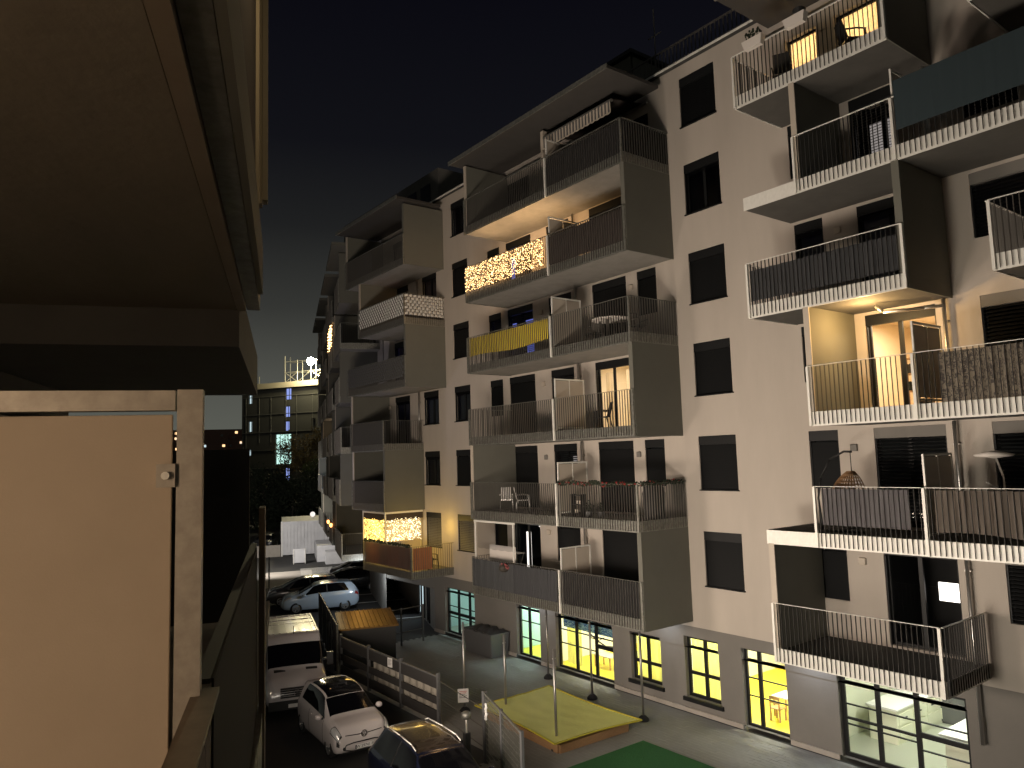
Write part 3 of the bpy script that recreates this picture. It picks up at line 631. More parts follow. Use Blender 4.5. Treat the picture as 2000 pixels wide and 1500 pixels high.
# ================================================================ THINGS ON THE BALCONIES
def screen(x0,x1,k,m,label,cat='privacy screen',z0=.34,z1=1.36,y=YB+.012,wav=.006,nw=30,grp=None,side=None,sag=0,name='privacy_screen'):
    L_=x1-x0
    fn=lambda u,v:(x0+u*L_,y+wav*math.sin(u*nw*3)+wav*.6*math.sin(u*nw*7.3+v*2),SL[k]+z0+v*(z1-z0)-sag*(math.sin(u*math.pi)*.7+.3*math.sin(u*9+1))*(1-v)*0+sag*math.sin(u*math.pi*2.2+.6)*(1-v))
    mb=MB().grid(fn,int(L_*14),6); back=MB()
    if side is not None:
        xs_=side; mb.grid(lambda u,v:(xs_+wav*math.sin(u*20),YB+.02+u*(YF-YB-.06),SL[k]+z0+v*(z1-z0)),16,3)
    o=mb.build(name,m); sol=o.modifiers.new('thickness','SOLIDIFY'); sol.thickness=.006
    tag(o,label,cat,grp); return o
yc=YB+.015
screen(-19.4,-15.74,6,'fabric_dark','black fabric screen wrapping the right half of the top balcony under the canopy',side=-15.7,wav=.01)
screen(-19.38,-15.85,5,'fabric_brown','dark brown fabric screen beside the glowing curtain of lights')
o=screen(-24.5,-19.6,4,'fabric_yellow','mustard yellow cloth stretched behind the rail, sagging above the slab','cloth',z0=.62,wav=.004,sag=.05,name='yellow_cloth')
screen(-24.55,-22.0,1,'mesh_grey','sheer grey plastic sheet on the lowest left balcony railing',y=YB-.075,wav=.012)
screen(-21.98,-19.55,1,'fabric_charcoal','charcoal sheet hung outside the lowest balcony below the lit door',y=YB-.075,wav=.015)
screen(-19.35,-15.85,1,'fabric_dark','black brown reed screen right of the divider on the lowest balcony')
screen(-35.9,-33.0,6,'fabric_charcoal','dark grey screen on the topmost balcony of the far column')
screen(-35.4,-32.0,3,'mesh_grey','plain grey screen of the far column balcony with open side bars')
screen(-35.3,-32.0,2,'mesh_grey','plain grey screen of the far column balcony above the golden lights')
screen(-11.42,-7.62,4,'fabric_charcoal','charcoal fabric tied behind the bars above the warmly lit loggia',z0=.42,z1=1.22,wav=.02,nw=22)
o=screen(-7.40,-3.3,5,'fabric_teal','smooth dark teal windscreen stretched above the railing at the upper right',z0=.62,z1=1.75,wav=.002,y=YB-.075)
screen(-6.98,-3.3,3,'cloth_leaves','beige cloth printed with leaves behind the bars beside the lit loggia',z0=.33,wav=.012)
screen(-9.85,-7.85,2,'fabric_grey','striped grey fabric panels behind the bars under the hanging chair',z0=.52,wav=.022,nw=20)
screen(-7.32,-3.3,2,'fabric_taupe','brown gathered cloth drooping behind the bars right of the divider',z0=.45,wav=.03,nw=26,sag=.06)
# woven screens (strips weaving in and out of the bars)
def weave(x0,x1,k,m,label,z0=.42,z1=1.38,side=None,n=7):
    t=thing('woven_screen',label,'woven screen',(0,0,0)); h=(z1-z0)/n
    for j in range(n):
        mb=MB(); zc=SL[k]+z0+j*h
        def fn(u,v,j=j,zc=zc): x=x0+u*(x1-x0); return (x,YB-.035-.034*math.sin(x*math.pi/.11*.5*2+math.pi*(j%2)),zc+.01+v*(h-.02))
        mb.grid(fn,int((x1-x0)/.11*4),1)
        if side is not None:
            mb.grid(lambda u,v,j=j,zc=zc:(side+.04*math.sin((YB+u*2.05)*math.pi/.11+math.pi*(j%2)),YB+u*2.05,zc+.01+v*(h-.02)),70,1)
        o=mb.build('strip',m,t); s=o.modifiers.new('thickness','SOLIDIFY'); s.thickness=.004
weave(-34.4,-29.8,5,'weave_white','white woven strip screen on two sides of a far column balcony',side=-29.7)
weave(-35.7,-29.9,4,'weave_grey','dark woven strip screen on the far column balcony below the white woven one',side=None)
# curtains of fairy lights
def lights(name,label,x0,x1,z0,z1,y,m,n,r,pl,pc,pw,wire=True):
    t=thing(name,label,'string lights',(0,0,0)); wv=MB(); bl=MB()
    nx=int((x1-x0)/.16)
    for i in range(nx):
        x=x0+(i+.5)*(x1-x0)/nx; l=z1-random.uniform(.0,.25)*(z1-z0)
        pts=[(x+random.uniform(-.03,.03),y+random.uniform(-.02,.02),z1-(z1-z0)*q/6) for q in range(7)]
        wv.tube(pts,.006,3)
    for i in range(n):
        x=random.uniform(x0,x1); z=random.uniform(z0,z1); bl.ball((x,y+random.uniform(-.05,.03),z),r*random.uniform(.6,1.25),5,4)
    wv.build('wire','black',t,kind='stuff'); bl.build('bulbs',m,t,kind='stuff')
    for p in pl: lamp('string_glow_fill','POINT',p,pw,pc,.3)
    if x0<-30: lamp('string_glow_fill','POINT',(-33.4,15.7,-3.7),30,(1,.60,.14),.4)  # added point outside the rail, makes the orange cloth glow
    return t
lights('string_lights','dense curtain of warm white fairy lights covering a second highest balcony railing',-24.55,-19.65,SL[5]+.4,SL[5]+1.38,YB-.075,'bulb_warm',1150,.0125,[(-23.6,17.0,8.0),(-21.6,17.0,8.0),(-20.3,17.0,8.0)],(1,.60,.26),70)
tg=lights('string_lights','golden fairy light curtain hanging above the orange cloth on the lowest far balcony',-34.15,-32.0,SL[1]+1.45,SL[1]+2.5,YB+.02,'bulb_gold',560,.0135,[(-33.2,17.2,-3.2),(-33.3,16.95,-4.3),(-31.2,17.2,-4.2),(-30.9,17.3,-3.1),(-29.6,18.0,-3.0)],(1,.64,.12),22)
bl=MB(); wv=MB()
for i in range(460): bl.ball((-31.95+random.uniform(-.03,.05),random.uniform(YB+.05,YF-.25),random.uniform(SL[1]+1.45,SL[1]+2.5)),.0125*random.uniform(.6,1.25),5,4)
for i in range(12): y_=YB+.1+i*.16; wv.bar((-31.95,y_,SL[1]+1.4),(-31.95,y_,SL[1]+2.6),.006,n=3)
bl.build('bulbs','bulb_pale',tg,kind='stuff'); wv.build('wire','black',tg,kind='stuff')
MB().grid(lambda u,v:(-32.04+.012*math.sin(u*50),YB+.1+u*1.9,SL[1]+1.42+v*1.2),40,2).build('side_cloth','curtain_pale',tg)
o=MB(); o.grid(lambda u,v:(-34.1+u*2.05,YB+.09+.012*math.sin(u*60),SL[1]+1.46+v*1.2),60,2); tag(o.build('light_backdrop','curtain_pale'),'pale cloth backdrop hanging behind the golden fairy lights','cloth')
o=screen(-34.1,-29.5,1,'fabric_orange','rust orange cloth behind the bars under the golden fairy lights','cloth',z0=.38,z1=1.34,wav=.015,name='orange_cloth'); 
o=MB().grid(lambda u,v:(-29.42+.01*math.sin(u*20),YB+.03+u*.95,SL[1]+.38+v*.96),12,3); tag(o.build('orange_cloth','fabric_orange'),'short rust orange cloth around the corner of the golden balcony','cloth')
fr=thing('curtain_frame','pale metal frame with roller blinds above the golden fairy lights','frame',(0,0,0))
for x in (-34.25,-31.95): MB().box(x-.04,x+.04,YB-.03,YB+.03,SL[1]+1.42,SL[2]-.03).build('post','galv',fr)
MB().box(-34.2,-32.0,YB-.03,YB+.03,SL[2]-.12,SL[2]-.04).build('rail','galv',fr); MB().box(-34.2,-32.0,YB-.015,YB+.01,SL[2]-.42,SL[2]-.125).build('roller_blind','fabric_brown',fr); MB().box(-31.98,-31.92,YB+.04,YF-.1,SL[2]-.12,SL[2]-.04).build('rail','galv',fr); MB().box(-31.96,-31.94,YB+.04,YF-.1,SL[2]-.42,SL[2]-.125).build('roller_blind','fabric_brown',fr)
g=MB()
for i in range(260):
    x=random.uniform(-34.1,-29.5); g.ball((x,YB-.04+random.uniform(-.05,.05),SL[1]+1.43+random.uniform(-.04,.07)),random.uniform(.02,.05),5,3)
tag(g.build('leaf_garland','leaf_dark',kind='stuff'),'dark leafy garland along the rail under the golden lights','garland')
# garland with red berries on the M2 railing
g=thing('christmas_garland','dark green garland with red ornaments wound along the railing top','garland',(0,0,0)); a=MB(); b_=MB()
for i in range(700):
    u=random.random(); 
    if u<.65: x=-19.35+u/.65*3.6; y=YB-.03
    else: x=MX1+.04; y=YB+(u-.65)/.35*2.0
    p=(x+random.uniform(-.03,.03),y+random.uniform(-.05,.05),SL[2]+1.42+random.uniform(-.06,.07)+.03*math.sin(x*6))
    (b_ if i%9==0 else a).ball(p,random.uniform(.015,.04),5,3)
a.build('foliage','leaf_dark',g,kind='stuff'); b_.build('ornaments','red_berry',g,kind='stuff')
# furniture
def garden_chair(x,y,zf,rz,m,label,grp=None,sc_=1):
    t=thing('garden_chair',label,'chair',(x,y,zf),rz,grp)
    MB().box(-.22,.22,-.2,.22,.41,.44).build('seat',m,t); MB().hexa([(-.21,-.24,.45),(.21,-.24,.45),(.21,-.2,.45),(-.21,-.2,.45),(-.2,-.36,.92),(.2,-.36,.92),(.2,-.33,.92),(-.2,-.33,.92)]).build('backrest',m,t)
    for i in (-1,1):
        MB().bar((i*.22,.2,.62),(i*.25,.24,0),.03).build('leg',m,t); MB().bar((i*.22,-.2,.44),(i*.24,-.3,0),.03).build('leg',m,t); MB().tube([(i*.24,-.27,.62),(i*.24,.0,.64),(i*.23,.22,.62)],.04,6).build('armrest',m,t)
    return t
def fl(k): return SL[k]+.285
garden_chair(-23.6,17.4,fl(2),.9,'metal_pipe','light metal garden chair near the left wall of the second balcony up'); garden_chair(-22.7,17.5,fl(2),-.6,'metal_pipe','light metal garden chair facing the other one in front of a dark door')
garden_chair(-10.6,17.3,fl(6),.5,'black','black lounge chair on the left of the top balcony'); garden_chair(-8.6,17.2,fl(6),-.7,'black','black chair in front of the glowing marbled curtain')
garden_chair(-18.0,17.3,fl(3),2.6,'black','black chair behind the bars before the bright curtained door')
garden_chair(-29.95,17.7,fl(1),-1.6,'black','dark chair at the open corner of the golden balcony')
t=thing('balcony_table','round slatted table with a draped cloth behind the bars','table',(-17.3,17.2,fl(4))); MB().lathe((0,0,0),[(.62,.70),(.64,.72),(.62,.74)],24).build('tabletop','fabric_white',t)
for i in range(4): a=i*math.pi/2+.5; MB().bar((.35*math.cos(a),.35*math.sin(a),.7),(.5*math.cos(a),.5*math.sin(a),0),.04).build('leg','steel_rail',t)
garden_chair(-18.3,17.4,fl(4),1.2,'steel_rail','dark chair left of the draped balcony table'); garden_chair(-16.5,17.7,fl(4),-1.8,'steel_rail','dark chair right of the draped balcony table')
t=thing('covered_barbecue','barbecue under a rounded black cover at the right end of the garlanded balcony','barbecue',(-16.15,17.6,fl(2))); MB().lathe((0,0,0),[(.30,0),(.34,.3),(.36,.8),(.30,1.0),(.12,1.08)],14).build('cover','fabric_dark',t,smooth=True); MB().bar((-.45,0,.75),(-.33,0,.8),.04).build('handle','black',t)
t=thing('plant_shelf','small dark shelf with pots behind the divider of the garlanded balcony','shelf',(-19.0,17.0,fl(2)))
for z in (.1,.4,.7): MB().box(-.25,.25,-.12,.12,z,z+.02).build('shelf','black',t)
for i in (-1,1): MB().box(i*.25-.012,i*.25+.012,-.12,.12,0,.75).build('side_panel','black',t)
for i,(a,z) in enumerate(((-.1,.12),(.12,.42),(-.05,.42))): MB().lathe((a,0,z),[(.05,0),(.07,.12)],10).build('pot','panel_white',t)
def potted(x,y,z,h,label,m='leaf_dark',pot='plastic_grey',n=60,r=.2,w=.1):
    t=thing('potted_plant',label,'plant',(x,y,z)); MB().lathe((0,0,0),[(w*.8,0),(w,.02),(w*1.15,.2)],12).build('pot',pot,t)
    mb=MB()
    for i in range(n):
        a=random.uniform(0,6.28); b=random.uniform(.1,1); q=Vector((r*b*math.cos(a),r*b*math.sin(a),.2+h*random.uniform(.3,1)*(1.1-b*.5)))
        s=random.uniform(.03,.06); d=Vector((random.uniform(-1,1),random.uniform(-1,1),random.uniform(-.5,1))).normalized()*s; e_=d.cross(Vector((0,.3,1))).normalized()*s*.5
        mb.quad(tuple(q-d),tuple(q+e_),tuple(q+d),tuple(q-e_))
        if i%4==0: mb.bar((0,0,.2),tuple(q),.006)
    mb.build('leaves',m,t,kind='stuff'); return t
potted(-18.4,16.9,fl(2),.35,'small bushy plant on the floor behind the garlanded bars'); potted(-17.9,17.0,fl(2),.3,'low plant next to the bushier one behind the garlanded bars')
# planters hung on the top balcony rail
for i,(x,l) in enumerate(((-10.75,'white rail planter with a small bush, nearest the left corner of the top balcony'),(-9.55,'white rail planter carrying a dark bowl, right of the bushy one'))):
    t=thing('rail_planter',l,'planter',(x,YB-.14,SL[6]+1.30)); MB().hexa([(-.24,-.07,0),(.24,-.07,0),(.24,.07,0),(-.24,.07,0),(-.30,-.1,.24),(.30,-.1,.24),(.30,.1,.24),(-.30,.1,.24)]).build('trough','fabric_white',t)
    mb=MB()
    if i==0:
        for j in range(60):
            q=Vector((random.uniform(-.2,.2),random.uniform(-.08,.08),.25+random.uniform(0,.22))); mb.ball(q,random.uniform(.015,.04),4,3)
        mb.build('foliage','leaf_dark',t,kind='stuff')
    else: mb.lathe((.12,0,.24),[(.12,0),(.16,.1),(.15,.12)],12).build('bowl','black',t)
# hanging chair
t=thing('hanging_chair','brown wicker egg chair hanging from a curved black stand above the grey striped screen','hanging chair',(-9.75,17.2,fl(2)))
pts=[(-.55,0,0),(-.62,0,.8),(-.52,0,1.3),(-.25,0,1.75),(.12,0,1.93),(.32,0,1.92)]
MB().tube(pts,.05,8).build('stand','black',t,smooth=True); MB().bar((-.55,-.45,.03),(-.55,.45,.03),.05).bar((-.55,0,.03),(.5,0,.03),.05).build('base','black',t)
MB().bar((.28,0,1.9),(.28,0,1.45),.02,n=6).build('chain','black',t)
mb=MB()
def egg(u,v):
    a=u*math.pi*1.25+.45*math.pi; z=v; r=.46*math.sin(math.pi*min(1,max(.02,(1-v)*.92+.04)))**.75
    return (.28+r*math.cos(a),r*math.sin(a),.35+v*1.1)
mb.grid(egg,22,14)
o=mb.build('basket','wood',t); wf=o.modifiers.new('weave','WIREFRAME'); wf.thickness=.035
MB().ball((.28,.05,.62),.3,10,6,.5).build('cushion','fabric_taupe',t,smooth=True)
# closed parasol right side row 2, awning with valance on top balcony, awning fabric lower left
t=thing('parasol','closed pale parasol leaning over the right balcony rail','parasol',(-6.4,17.6,fl(2))); MB().tube([(0,0,0),(0,0,1.3),(-.12,0,1.75)],.04,8).build('pole','metal_pipe',t)
MB().lathe((-.14,0,1.70),[(.03,.0),(.34,.04),(.38,.08),(.05,.16)],14).build('canopy','fabric_white',t,smooth=True); MB().bar((-.35,0,1.2),(0,0,1.0),.02).build('handle','metal_pipe',t)
t=thing('awning','folded awning with a scalloped striped valance above the black screened balcony','awning',(0,0,0))
MB().bar((-20.1,YB+.55,11.62),(-16.6,YB+.55,11.62),.12,n=8).build('front_tube','metal_pipe',t)
vm=MB(); vm.grid(lambda u,v:(-20.1+u*3.5,YB+.48,11.58-(1-v)*(.40+.035*abs(math.sin(u*44)))),176,1); vm.build('valance','panel_white',t)
sb=MB()
for i in range(22): x=-20.05+i*.159; sb.box(x,x+.07,YB+.468,YB+.474,11.2,11.57)
sb.build('valance_stripes','plastic_grey',t,kind='stuff')
MB().quad((-20.1,YB+.6,11.66),(-16.6,YB+.6,11.66),(-16.6,YF-.1,11.9),(-20.1,YF-.1,11.9)).build('cloth','fabric_brown',t)
MB().box(-20.25,-20.1,YB+.5,YB+.7,10.6,11.9).build('bracket_post','panel_white',t)
t=thing('side_awning','half lowered clear awning with scalloped edge at the lower left loggia','awning',(0,0,0))
MB().box(-24.5,-21.9,YB-.02,YB+.04,SL[2]-.1,SL[2]-.03).build('rail','galv',t)
for x in (-24.45,-22.0): MB().box(x-.02,x+.02,YB-.01,YB+.03,SL[1]+1.42,SL[2]-.1).build('post','galv',t)
MB().grid(lambda u,v:(-24.4+u*2.3,YB+.05,SL[2]-.12-(1-v)*(.95+.03*abs(math.sin(u*16)))),80,1).build('cloth','film',t)
MB().grid(lambda u,v:(-24.35+u*1.7,YB+.6,SL[1]+1.1+v*.75),4,1).build('inner_cloth','fabric_white',t)
lamp('loggia_light','POINT',(-24.0,18.1,-2.75),6,(1,.95,.85),.1)
t=MB().box(-24.2,-23.95,YF+.2,YF+.25,-4.8,-2.95); tag(t.build('lit_door_gap','tv_white'),'bright gap at the edge of the lowest left balcony door','door gap')
# hose, laundry rack and small items
t=thing('drying_rack','folded laundry rack with white cloths behind the dark lowest railing','drying rack',(-23.2,17.3,fl(1)))
for i in (-1,1): MB().bar((i*.4,-.25,0),(i*.4,.25,1.35),.02).build('leg','metal_pipe',t)
MB().box(-.4,.4,-.02,.3,1.28,1.3).build('rack_top','fabric_white',t)
t=thing('flower_basket','round dark flower basket hooked on the sheet covered railing','basket',(-22.4,YB-.16,SL[1]+1.2)); MB().ball((0,0,0),.2,10,6,.8).build('basket','wood_dark',t)
mb=MB()
for i in range(50): mb.ball((random.uniform(-.2,.2),random.uniform(-.1,.1),random.uniform(-.05,.16)),random.uniform(.015,.035),4,3)
mb.build('flowers','red_berry',t,kind='stuff')
# items inside the warm lit room
t=thing('room_shelf','wooden shelf with books inside the warmly lit room','shelf',(-9.0,19.9,.95))
for z in (0,.45,.9,1.3): MB().box(-.3,.3,-.15,.15,z,z+.03).build('shelf','wood_light',t)
for i in (-1,1): MB().box(i*.3-.015,i*.3+.015,-.15,.15,0,1.33).build('side_panel','wood_light',t)
for i in range(8): MB().box(-.25+i*.06,-.21+i*.06,-.1,.1,.48 if i%2 else .93,.72 if i%2 else 1.18).build('book',('black','fabric_teal','wood_dark')[i%3],t)
potted(-8.55,19.3,.95,1.3,'tall leafy house plant inside the warmly lit room','leaf','wood_dark',110,.4,.16)
# ================================================================ FAR WING OF THE BLOCK (turns parallel to the street)
WG=thing('apartment_wing','unlit far wing of the block with stacked dark balconies seen edge on','building',(-36.05,YF-.02,0),RZ+math.pi)
wops=[]
for k in range(1,7):
    for xx in (-3.2,-7.4,-11.2,-15.6,-19.4,-23.6): wops.append((xx-1.4,xx,SL[k]+.34,SL[k]+2.6))
wall(MB(),-31.5,-.02,-5.33,12.55,0,wops,.26).build('wall','plaster',WG)
MB().quad((-31.5,.02,G0),(-.02,.02,G0),(-.02,.02,-5.33),(-31.5,.02,-5.33)).quad((-31.5,0,G0),(-31.5,0,12.55),(-31.5,11,12.55),(-31.5,11,G0)).quad((-31.5,11,G0),(-31.5,11,12.55),(-.02,11,12.55),(-.02,11,G0)).quad((-.02,0,12.55),(-31.5,0,12.55),(-31.5,11,12.55),(-.02,11,12.55)).build('ground_floor_wall','plaster_grey',WG)
for o_ in wops: window(*o_,'dim' if random.random()<.5 else 'closed',WG,0)
specs=[(-6.6,-1.2),(-13.6,-8.4),(-21.5,-15.6),(-29.5,-23.5)]
for si,(a,b_) in enumerate(specs):
    for k in range(1,7):
        al=(k+si)%2
        bx=balcony(a+(0 if al else .9),b_-(0 if al else 1.2),k,'wall' if al else 'rail','rail' if al else 'wall',yb=-2.12,parent=WG,yf=0)
        x0=a+.1+(0 if al else .9); x1=b_-.1-(0 if al else 1.2)
        if (k*3+si)%4!=1 or si==0:
            MB().box(x0,x1,-2.10,-2.09,SL[k]+.35,SL[k]+1.36).build('rail_screen','fabric_charcoal' if (k+si)%3 else 'fabric_brown',bx)
        if k==6: MB().box(a-.2,b_+.2,-2.6,-.1,12.02,12.2).build('canopy','panel_grey',WG)
MB().box(-26.6,-24.2,-.05,-.03,-.9,.95).build('blue_window','screen_blue',WG); MB().box(-26.6,-25.2,-.055,-.051,-1.5,-.9).build('blue_window','screen_cyan',WG)
for x in (-9.4,-12.4):
    p=MB().lathe((x,-2.25,-4.0),[(.02,0),(.08,.05),(.10,.2),(.03,.26)],10); p.build('lantern','lamp_orange',WG)
mb=MB()
for i in range(130):
    x=-8.6-random.uniform(0,3.2); mb.ball((x,-2.2+random.uniform(-.06,.06),7.7+random.uniform(-.1,1.25)),.03,4,3)
tmp=mb.build('rail_lights','bulb_warm',WG,kind='stuff')
lamp('loggia_light','POINT',tuple(WG.matrix_basis@Vector((-19,-1.0,2.6))),26,(1,.72,.45),.2)
# ================================================================ OUR OWN BUILDING (balcony from which the view is taken)
OB=thing('own_balcony_house','near apartment house with concrete soffit, galvanised rail and beige balcony partition','building',(0,0,0),RZ)
MB().box(-6,5.5,.32,3.2,1.10,1.36).build('soffit_slab','soffit',OB)
MB().box(-6,5.5,.255,.315,1.092,1.36).build('edge_beam','soffit_edge',OB)
MB().box(-6,5.6,.165,.25,1.12,1.40).build('edge_channel','galv_dark',OB)
MB().box(-6,5.0,.13,.160,1.105,1.42).build('fascia','panel_grey',OB)
MB().box(5.505,9.3,.30,3.0,.84,1.30).build('far_slab','concrete_dark',OB)
MB().box(5.6,9.0,2.2,2.5,.55,.835).build('beam','concrete_dark',OB)
MB().box(-1.2,4.08,.145,.160,1.42,4.2).build('upper_screen','fabric_brown',OB)
bd=MB()
for x,ya,yb_,z in ((4.12,.163,.198,1.36),(4.10,.128,.160,1.42),(5.20,.142,.172,1.78),(5.18,.105,.139,1.80)): MB().box(x,x+.10,ya,yb_,z,5.2).build('board','board_pale',OB)
MB().box(4.25,5.15,.16,.19,1.5,4.2).build('upper_screen','fabric_dark',OB)
MB().box(-6,12,3.2,3.5,G0,12).build('wall','plaster_grey',OB); MB().box(-6,12,3.5,9,12,12.3).build('roof','roof_dark',OB)
# railing of this floor
MB().box(-3,1.90,.142,.198,-.512,-.50).build('handrail','galv_rail',OB)
for i in range(42): 
    b=link('bar',bar_mesh(1.02,False) ,OB); b.location=(-2.9+i*.112,.160,-1.54); 
MB().box(-6,9.3,.16,3.2,-1.75,-1.55).build('floor_slab','concrete',OB); MB().box(-6,5.3,.128,.158,-1.80,-1.50).build('fascia','galv_dark',OB)
MB().box(1.98,5.28,.168,.205,-.512,-.50).build('handrail','panel_dark',OB)
MB().box(1.98,5.0,.160,.166,-1.48,-.50).build('rail_screen','fabric_dark',OB)
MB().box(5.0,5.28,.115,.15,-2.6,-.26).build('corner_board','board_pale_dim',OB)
MB().box(-6,5.2,.135,.165,-4.9,-1.85).build('lower_screen','panel_dark',OB); MB().box(5.22,5.28,.125,.17,-4.9,-2.0).build('lower_post','galv_dark',OB)
# partition with galvanised frame
PT=MB(); 
for a,b_,c,d in ((.178,.232,-1.5,.180),(.236,2.6,.133,.178)): PT.box(1.84,1.88,a,b_,c,d)
po=PT.build('partition_frame','galv_warm',OB)
finish(MB().box(1.855,1.868,.243,2.6,-1.45,.124).build('partition_panel','panel_beige',po),wd=.002)
MB().box(1.830,1.853,.233,.272,-.040,.012).build('clamp','galv_warm',po); mb=MB()
mb.bar((1.829,.252,-.014),(1.818,.252,-.014),.018,n=10).build('bolt','galv',po)
mb=MB()
PT2=MB().box(8.0,8.04,.33,2.6,-1.5,.18).build('far_partition','panel_dark',OB)
wl=MB().lathe((0,0,0),[(.06,0),(.11,.03),(.11,.12),(.06,.16)],14).build('wall_lamp','lamp_head',OB); wl.location=(-1.3,3.0,-.08)
own=bpy.data.objects.new('x',None)
lamp('balcony_lamp_light','POINT',st(-1.3,-2.5,0.0),150,(1,.72,.48),.25)
lamp('upper_lamp_light','POINT',st(3.2,.1,2.6),9,(1,.75,.42),.05)
# ================================================================ STREET FURNITURE AND YARD
# boarded fence along the yard
FN=thing('board_fence','grey fence of wide dark boards with white cloth showing through its gaps','fence')
FX0,FX1=-20.15,-27.2; FYa,FYb=12.1,12.05
for i,x in enumerate((-20.15,-22.5,-24.85,-27.2)):
    finish(MB().box(x-.05,x+.05,12.03,12.13,G0,-6.38).build('post','plastic_grey',FN),wd=.01)
for i in range(3):
    xa=-20.2-2.35*i; xb=xa-2.25
    for z0,z1 in ((-6.86,-6.52),(-7.32,-7.10),(-7.82,-7.5)): MB().box(xb,xa,12.05,12.085,z0,z1).build('board','wood_grey',FN)
    MB().box(xb,xa,12.04,12.10,-6.515,-6.47).build('top_rail','plastic_grey',FN)
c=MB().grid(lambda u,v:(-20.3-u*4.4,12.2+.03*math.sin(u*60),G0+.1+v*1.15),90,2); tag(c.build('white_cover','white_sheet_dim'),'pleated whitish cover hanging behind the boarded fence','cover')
# wire between post and gate
wr=thing('wire_barrier','thin taut wires between the last fence post and the mesh gate','wire fence')
for z in (-6.6,-7.1,-7.6): MB().bar((-20.1,12.08,z),(-17.0,11.62,z),.016).build('wire','steel_rail',wr)
# mesh gate
mg=thing('mesh_gate','tall grey mesh panel gate beside the bollard lamp','gate')
ga=Vector((-17.0,11.6)); gb=Vector((-14.0,10.55)); gd=(gb-ga).normalized()
for q in (0,1.55,3.15): p=ga+gd*q; MB().bar((p.x,p.y,G0),(p.x,p.y,-6.12),.07 if q else .1).build('post','plastic_grey',mg)
for i in range(13):
    z=G0+.1+i*.14; MB().bar((ga.x,ga.y,z),(gb.x,gb.y,z),.012).build('rod','galv_dark',mg)
ms=MB()
for i in range(44): p=ga+gd*(.06+i*.07); ms.bar((p.x,p.y,G0+.08),(p.x,p.y,-6.2),.006)
ms.build('mesh_rods','galv_dark',mg,kind='stuff'); MB().bar((ga.x,ga.y,-6.17),(gb.x,gb.y,-6.17),.045).build('top_rail','galv_dark',mg)
ms=MB(); 
for i in range(7): p=ga+gd*.22; ms.ball((p.x+.02*math.sin(i*2),p.y-.03,-6.4-.06*i),.045,5,4)
ms.build('bow','white',mg)
# covered tall fence running away along the street
cf=thing('covered_fence','tall fence covered with dark grey sheeting beside the van','fence')
ca=Vector((-27.35,12.0)); cb=Vector((-34.6,14.3)); cdv=(cb-ca)/4
for i in range(5): p=ca+cdv*i; MB().bar((p.x,p.y,G0),(p.x,p.y,-6.05),.07).build('post','galv_dark',cf)
for i in range(4):
    a=ca+cdv*i; mb=MB().grid(lambda u,v,a=a:(a.x+cdv.x*u+.03*math.sin(u*17+v*5),a.y+cdv.y*u+.05*math.sin(u*11+v*7),G0+.05+v*1.85),16,8); mb.build('sheet','fabric_charcoal',cf,smooth=True)
    MB().bar((a.x,a.y,-6.08),(a.x+cdv.x,a.y+cdv.y,-6.08),.035).build('top_rail','galv',cf)
# low barrier fence beyond
lf=thing('low_mesh_fence','low wire fence with posts behind the shed','fence')
for i in range(5): MB().bar((-29.5-i*.1,12.6+i*1.15,G0),(-29.5-i*.1,12.6+i*1.15,-6.35),.06).build('post','plastic_grey',lf)
for z in (-6.4,-6.9,-7.4): MB().bar((-29.5,12.6,z),(-29.9,17.2,z),.03).build('wire','steel_rail',lf)
bx_=thing('post_box','dark square board on a post behind the shed','sign',(-31.0,14.6,G0)); MB().box(-.03,.03,-.03,.03,0,1.6).build('post','plastic_black',bx_); MB().box(-.06,-.032,-.4,.4,.75,1.35).build('board','plastic_grey',bx_)
wp=MB().bar((-32.5,12.7,G0),(-32.5,12.7,G0+1.4),.14,n=10); tag(wp.build('white_bollard','white'),'pale bollard standing behind the rear wheel of the ice blue car','bollard')
# waste shed
sh=thing('waste_shed','dark waste shed with a golden brown sloping sheet metal roof','shed')
c0=Vector((-27.2,14.4)); du=Vector((-.94,.342)); dv=Vector((-.342,-.94)); SWd,SDp=2.2,2.1
def sp_(a,b_,z): p=c0+du*a+dv*b_; return (p.x,p.y,z)
MB().hexa([sp_(0,0,G0),sp_(SWd,0,G0),sp_(SWd,SDp,G0),sp_(0,SDp,G0),sp_(0,0,-6.42),sp_(SWd,0,-6.24),sp_(SWd,SDp,-6.24),sp_(0,SDp,-6.42)]).build('shed_wall','shed_wall',sh)
MB().hexa([sp_(-.12,-.1,-6.43),sp_(SWd+.1,-.1,-6.22),sp_(SWd+.1,SDp+.1,-6.22),sp_(-.12,SDp+.1,-6.43),sp_(-.12,-.1,-6.37),sp_(SWd+.1,-.1,-6.16),sp_(SWd+.1,SDp+.1,-6.16),sp_(-.12,SDp+.1,-6.37)]).build('shed_roof','shed_roof',sh)
for i in range(13):
    b0=-.08+i*.185; MB().bar(sp_(-.12,b0,-6.35),sp_(SWd+.1,b0,-6.145),.03,.035).build('roof_seam','shed_roof',sh)
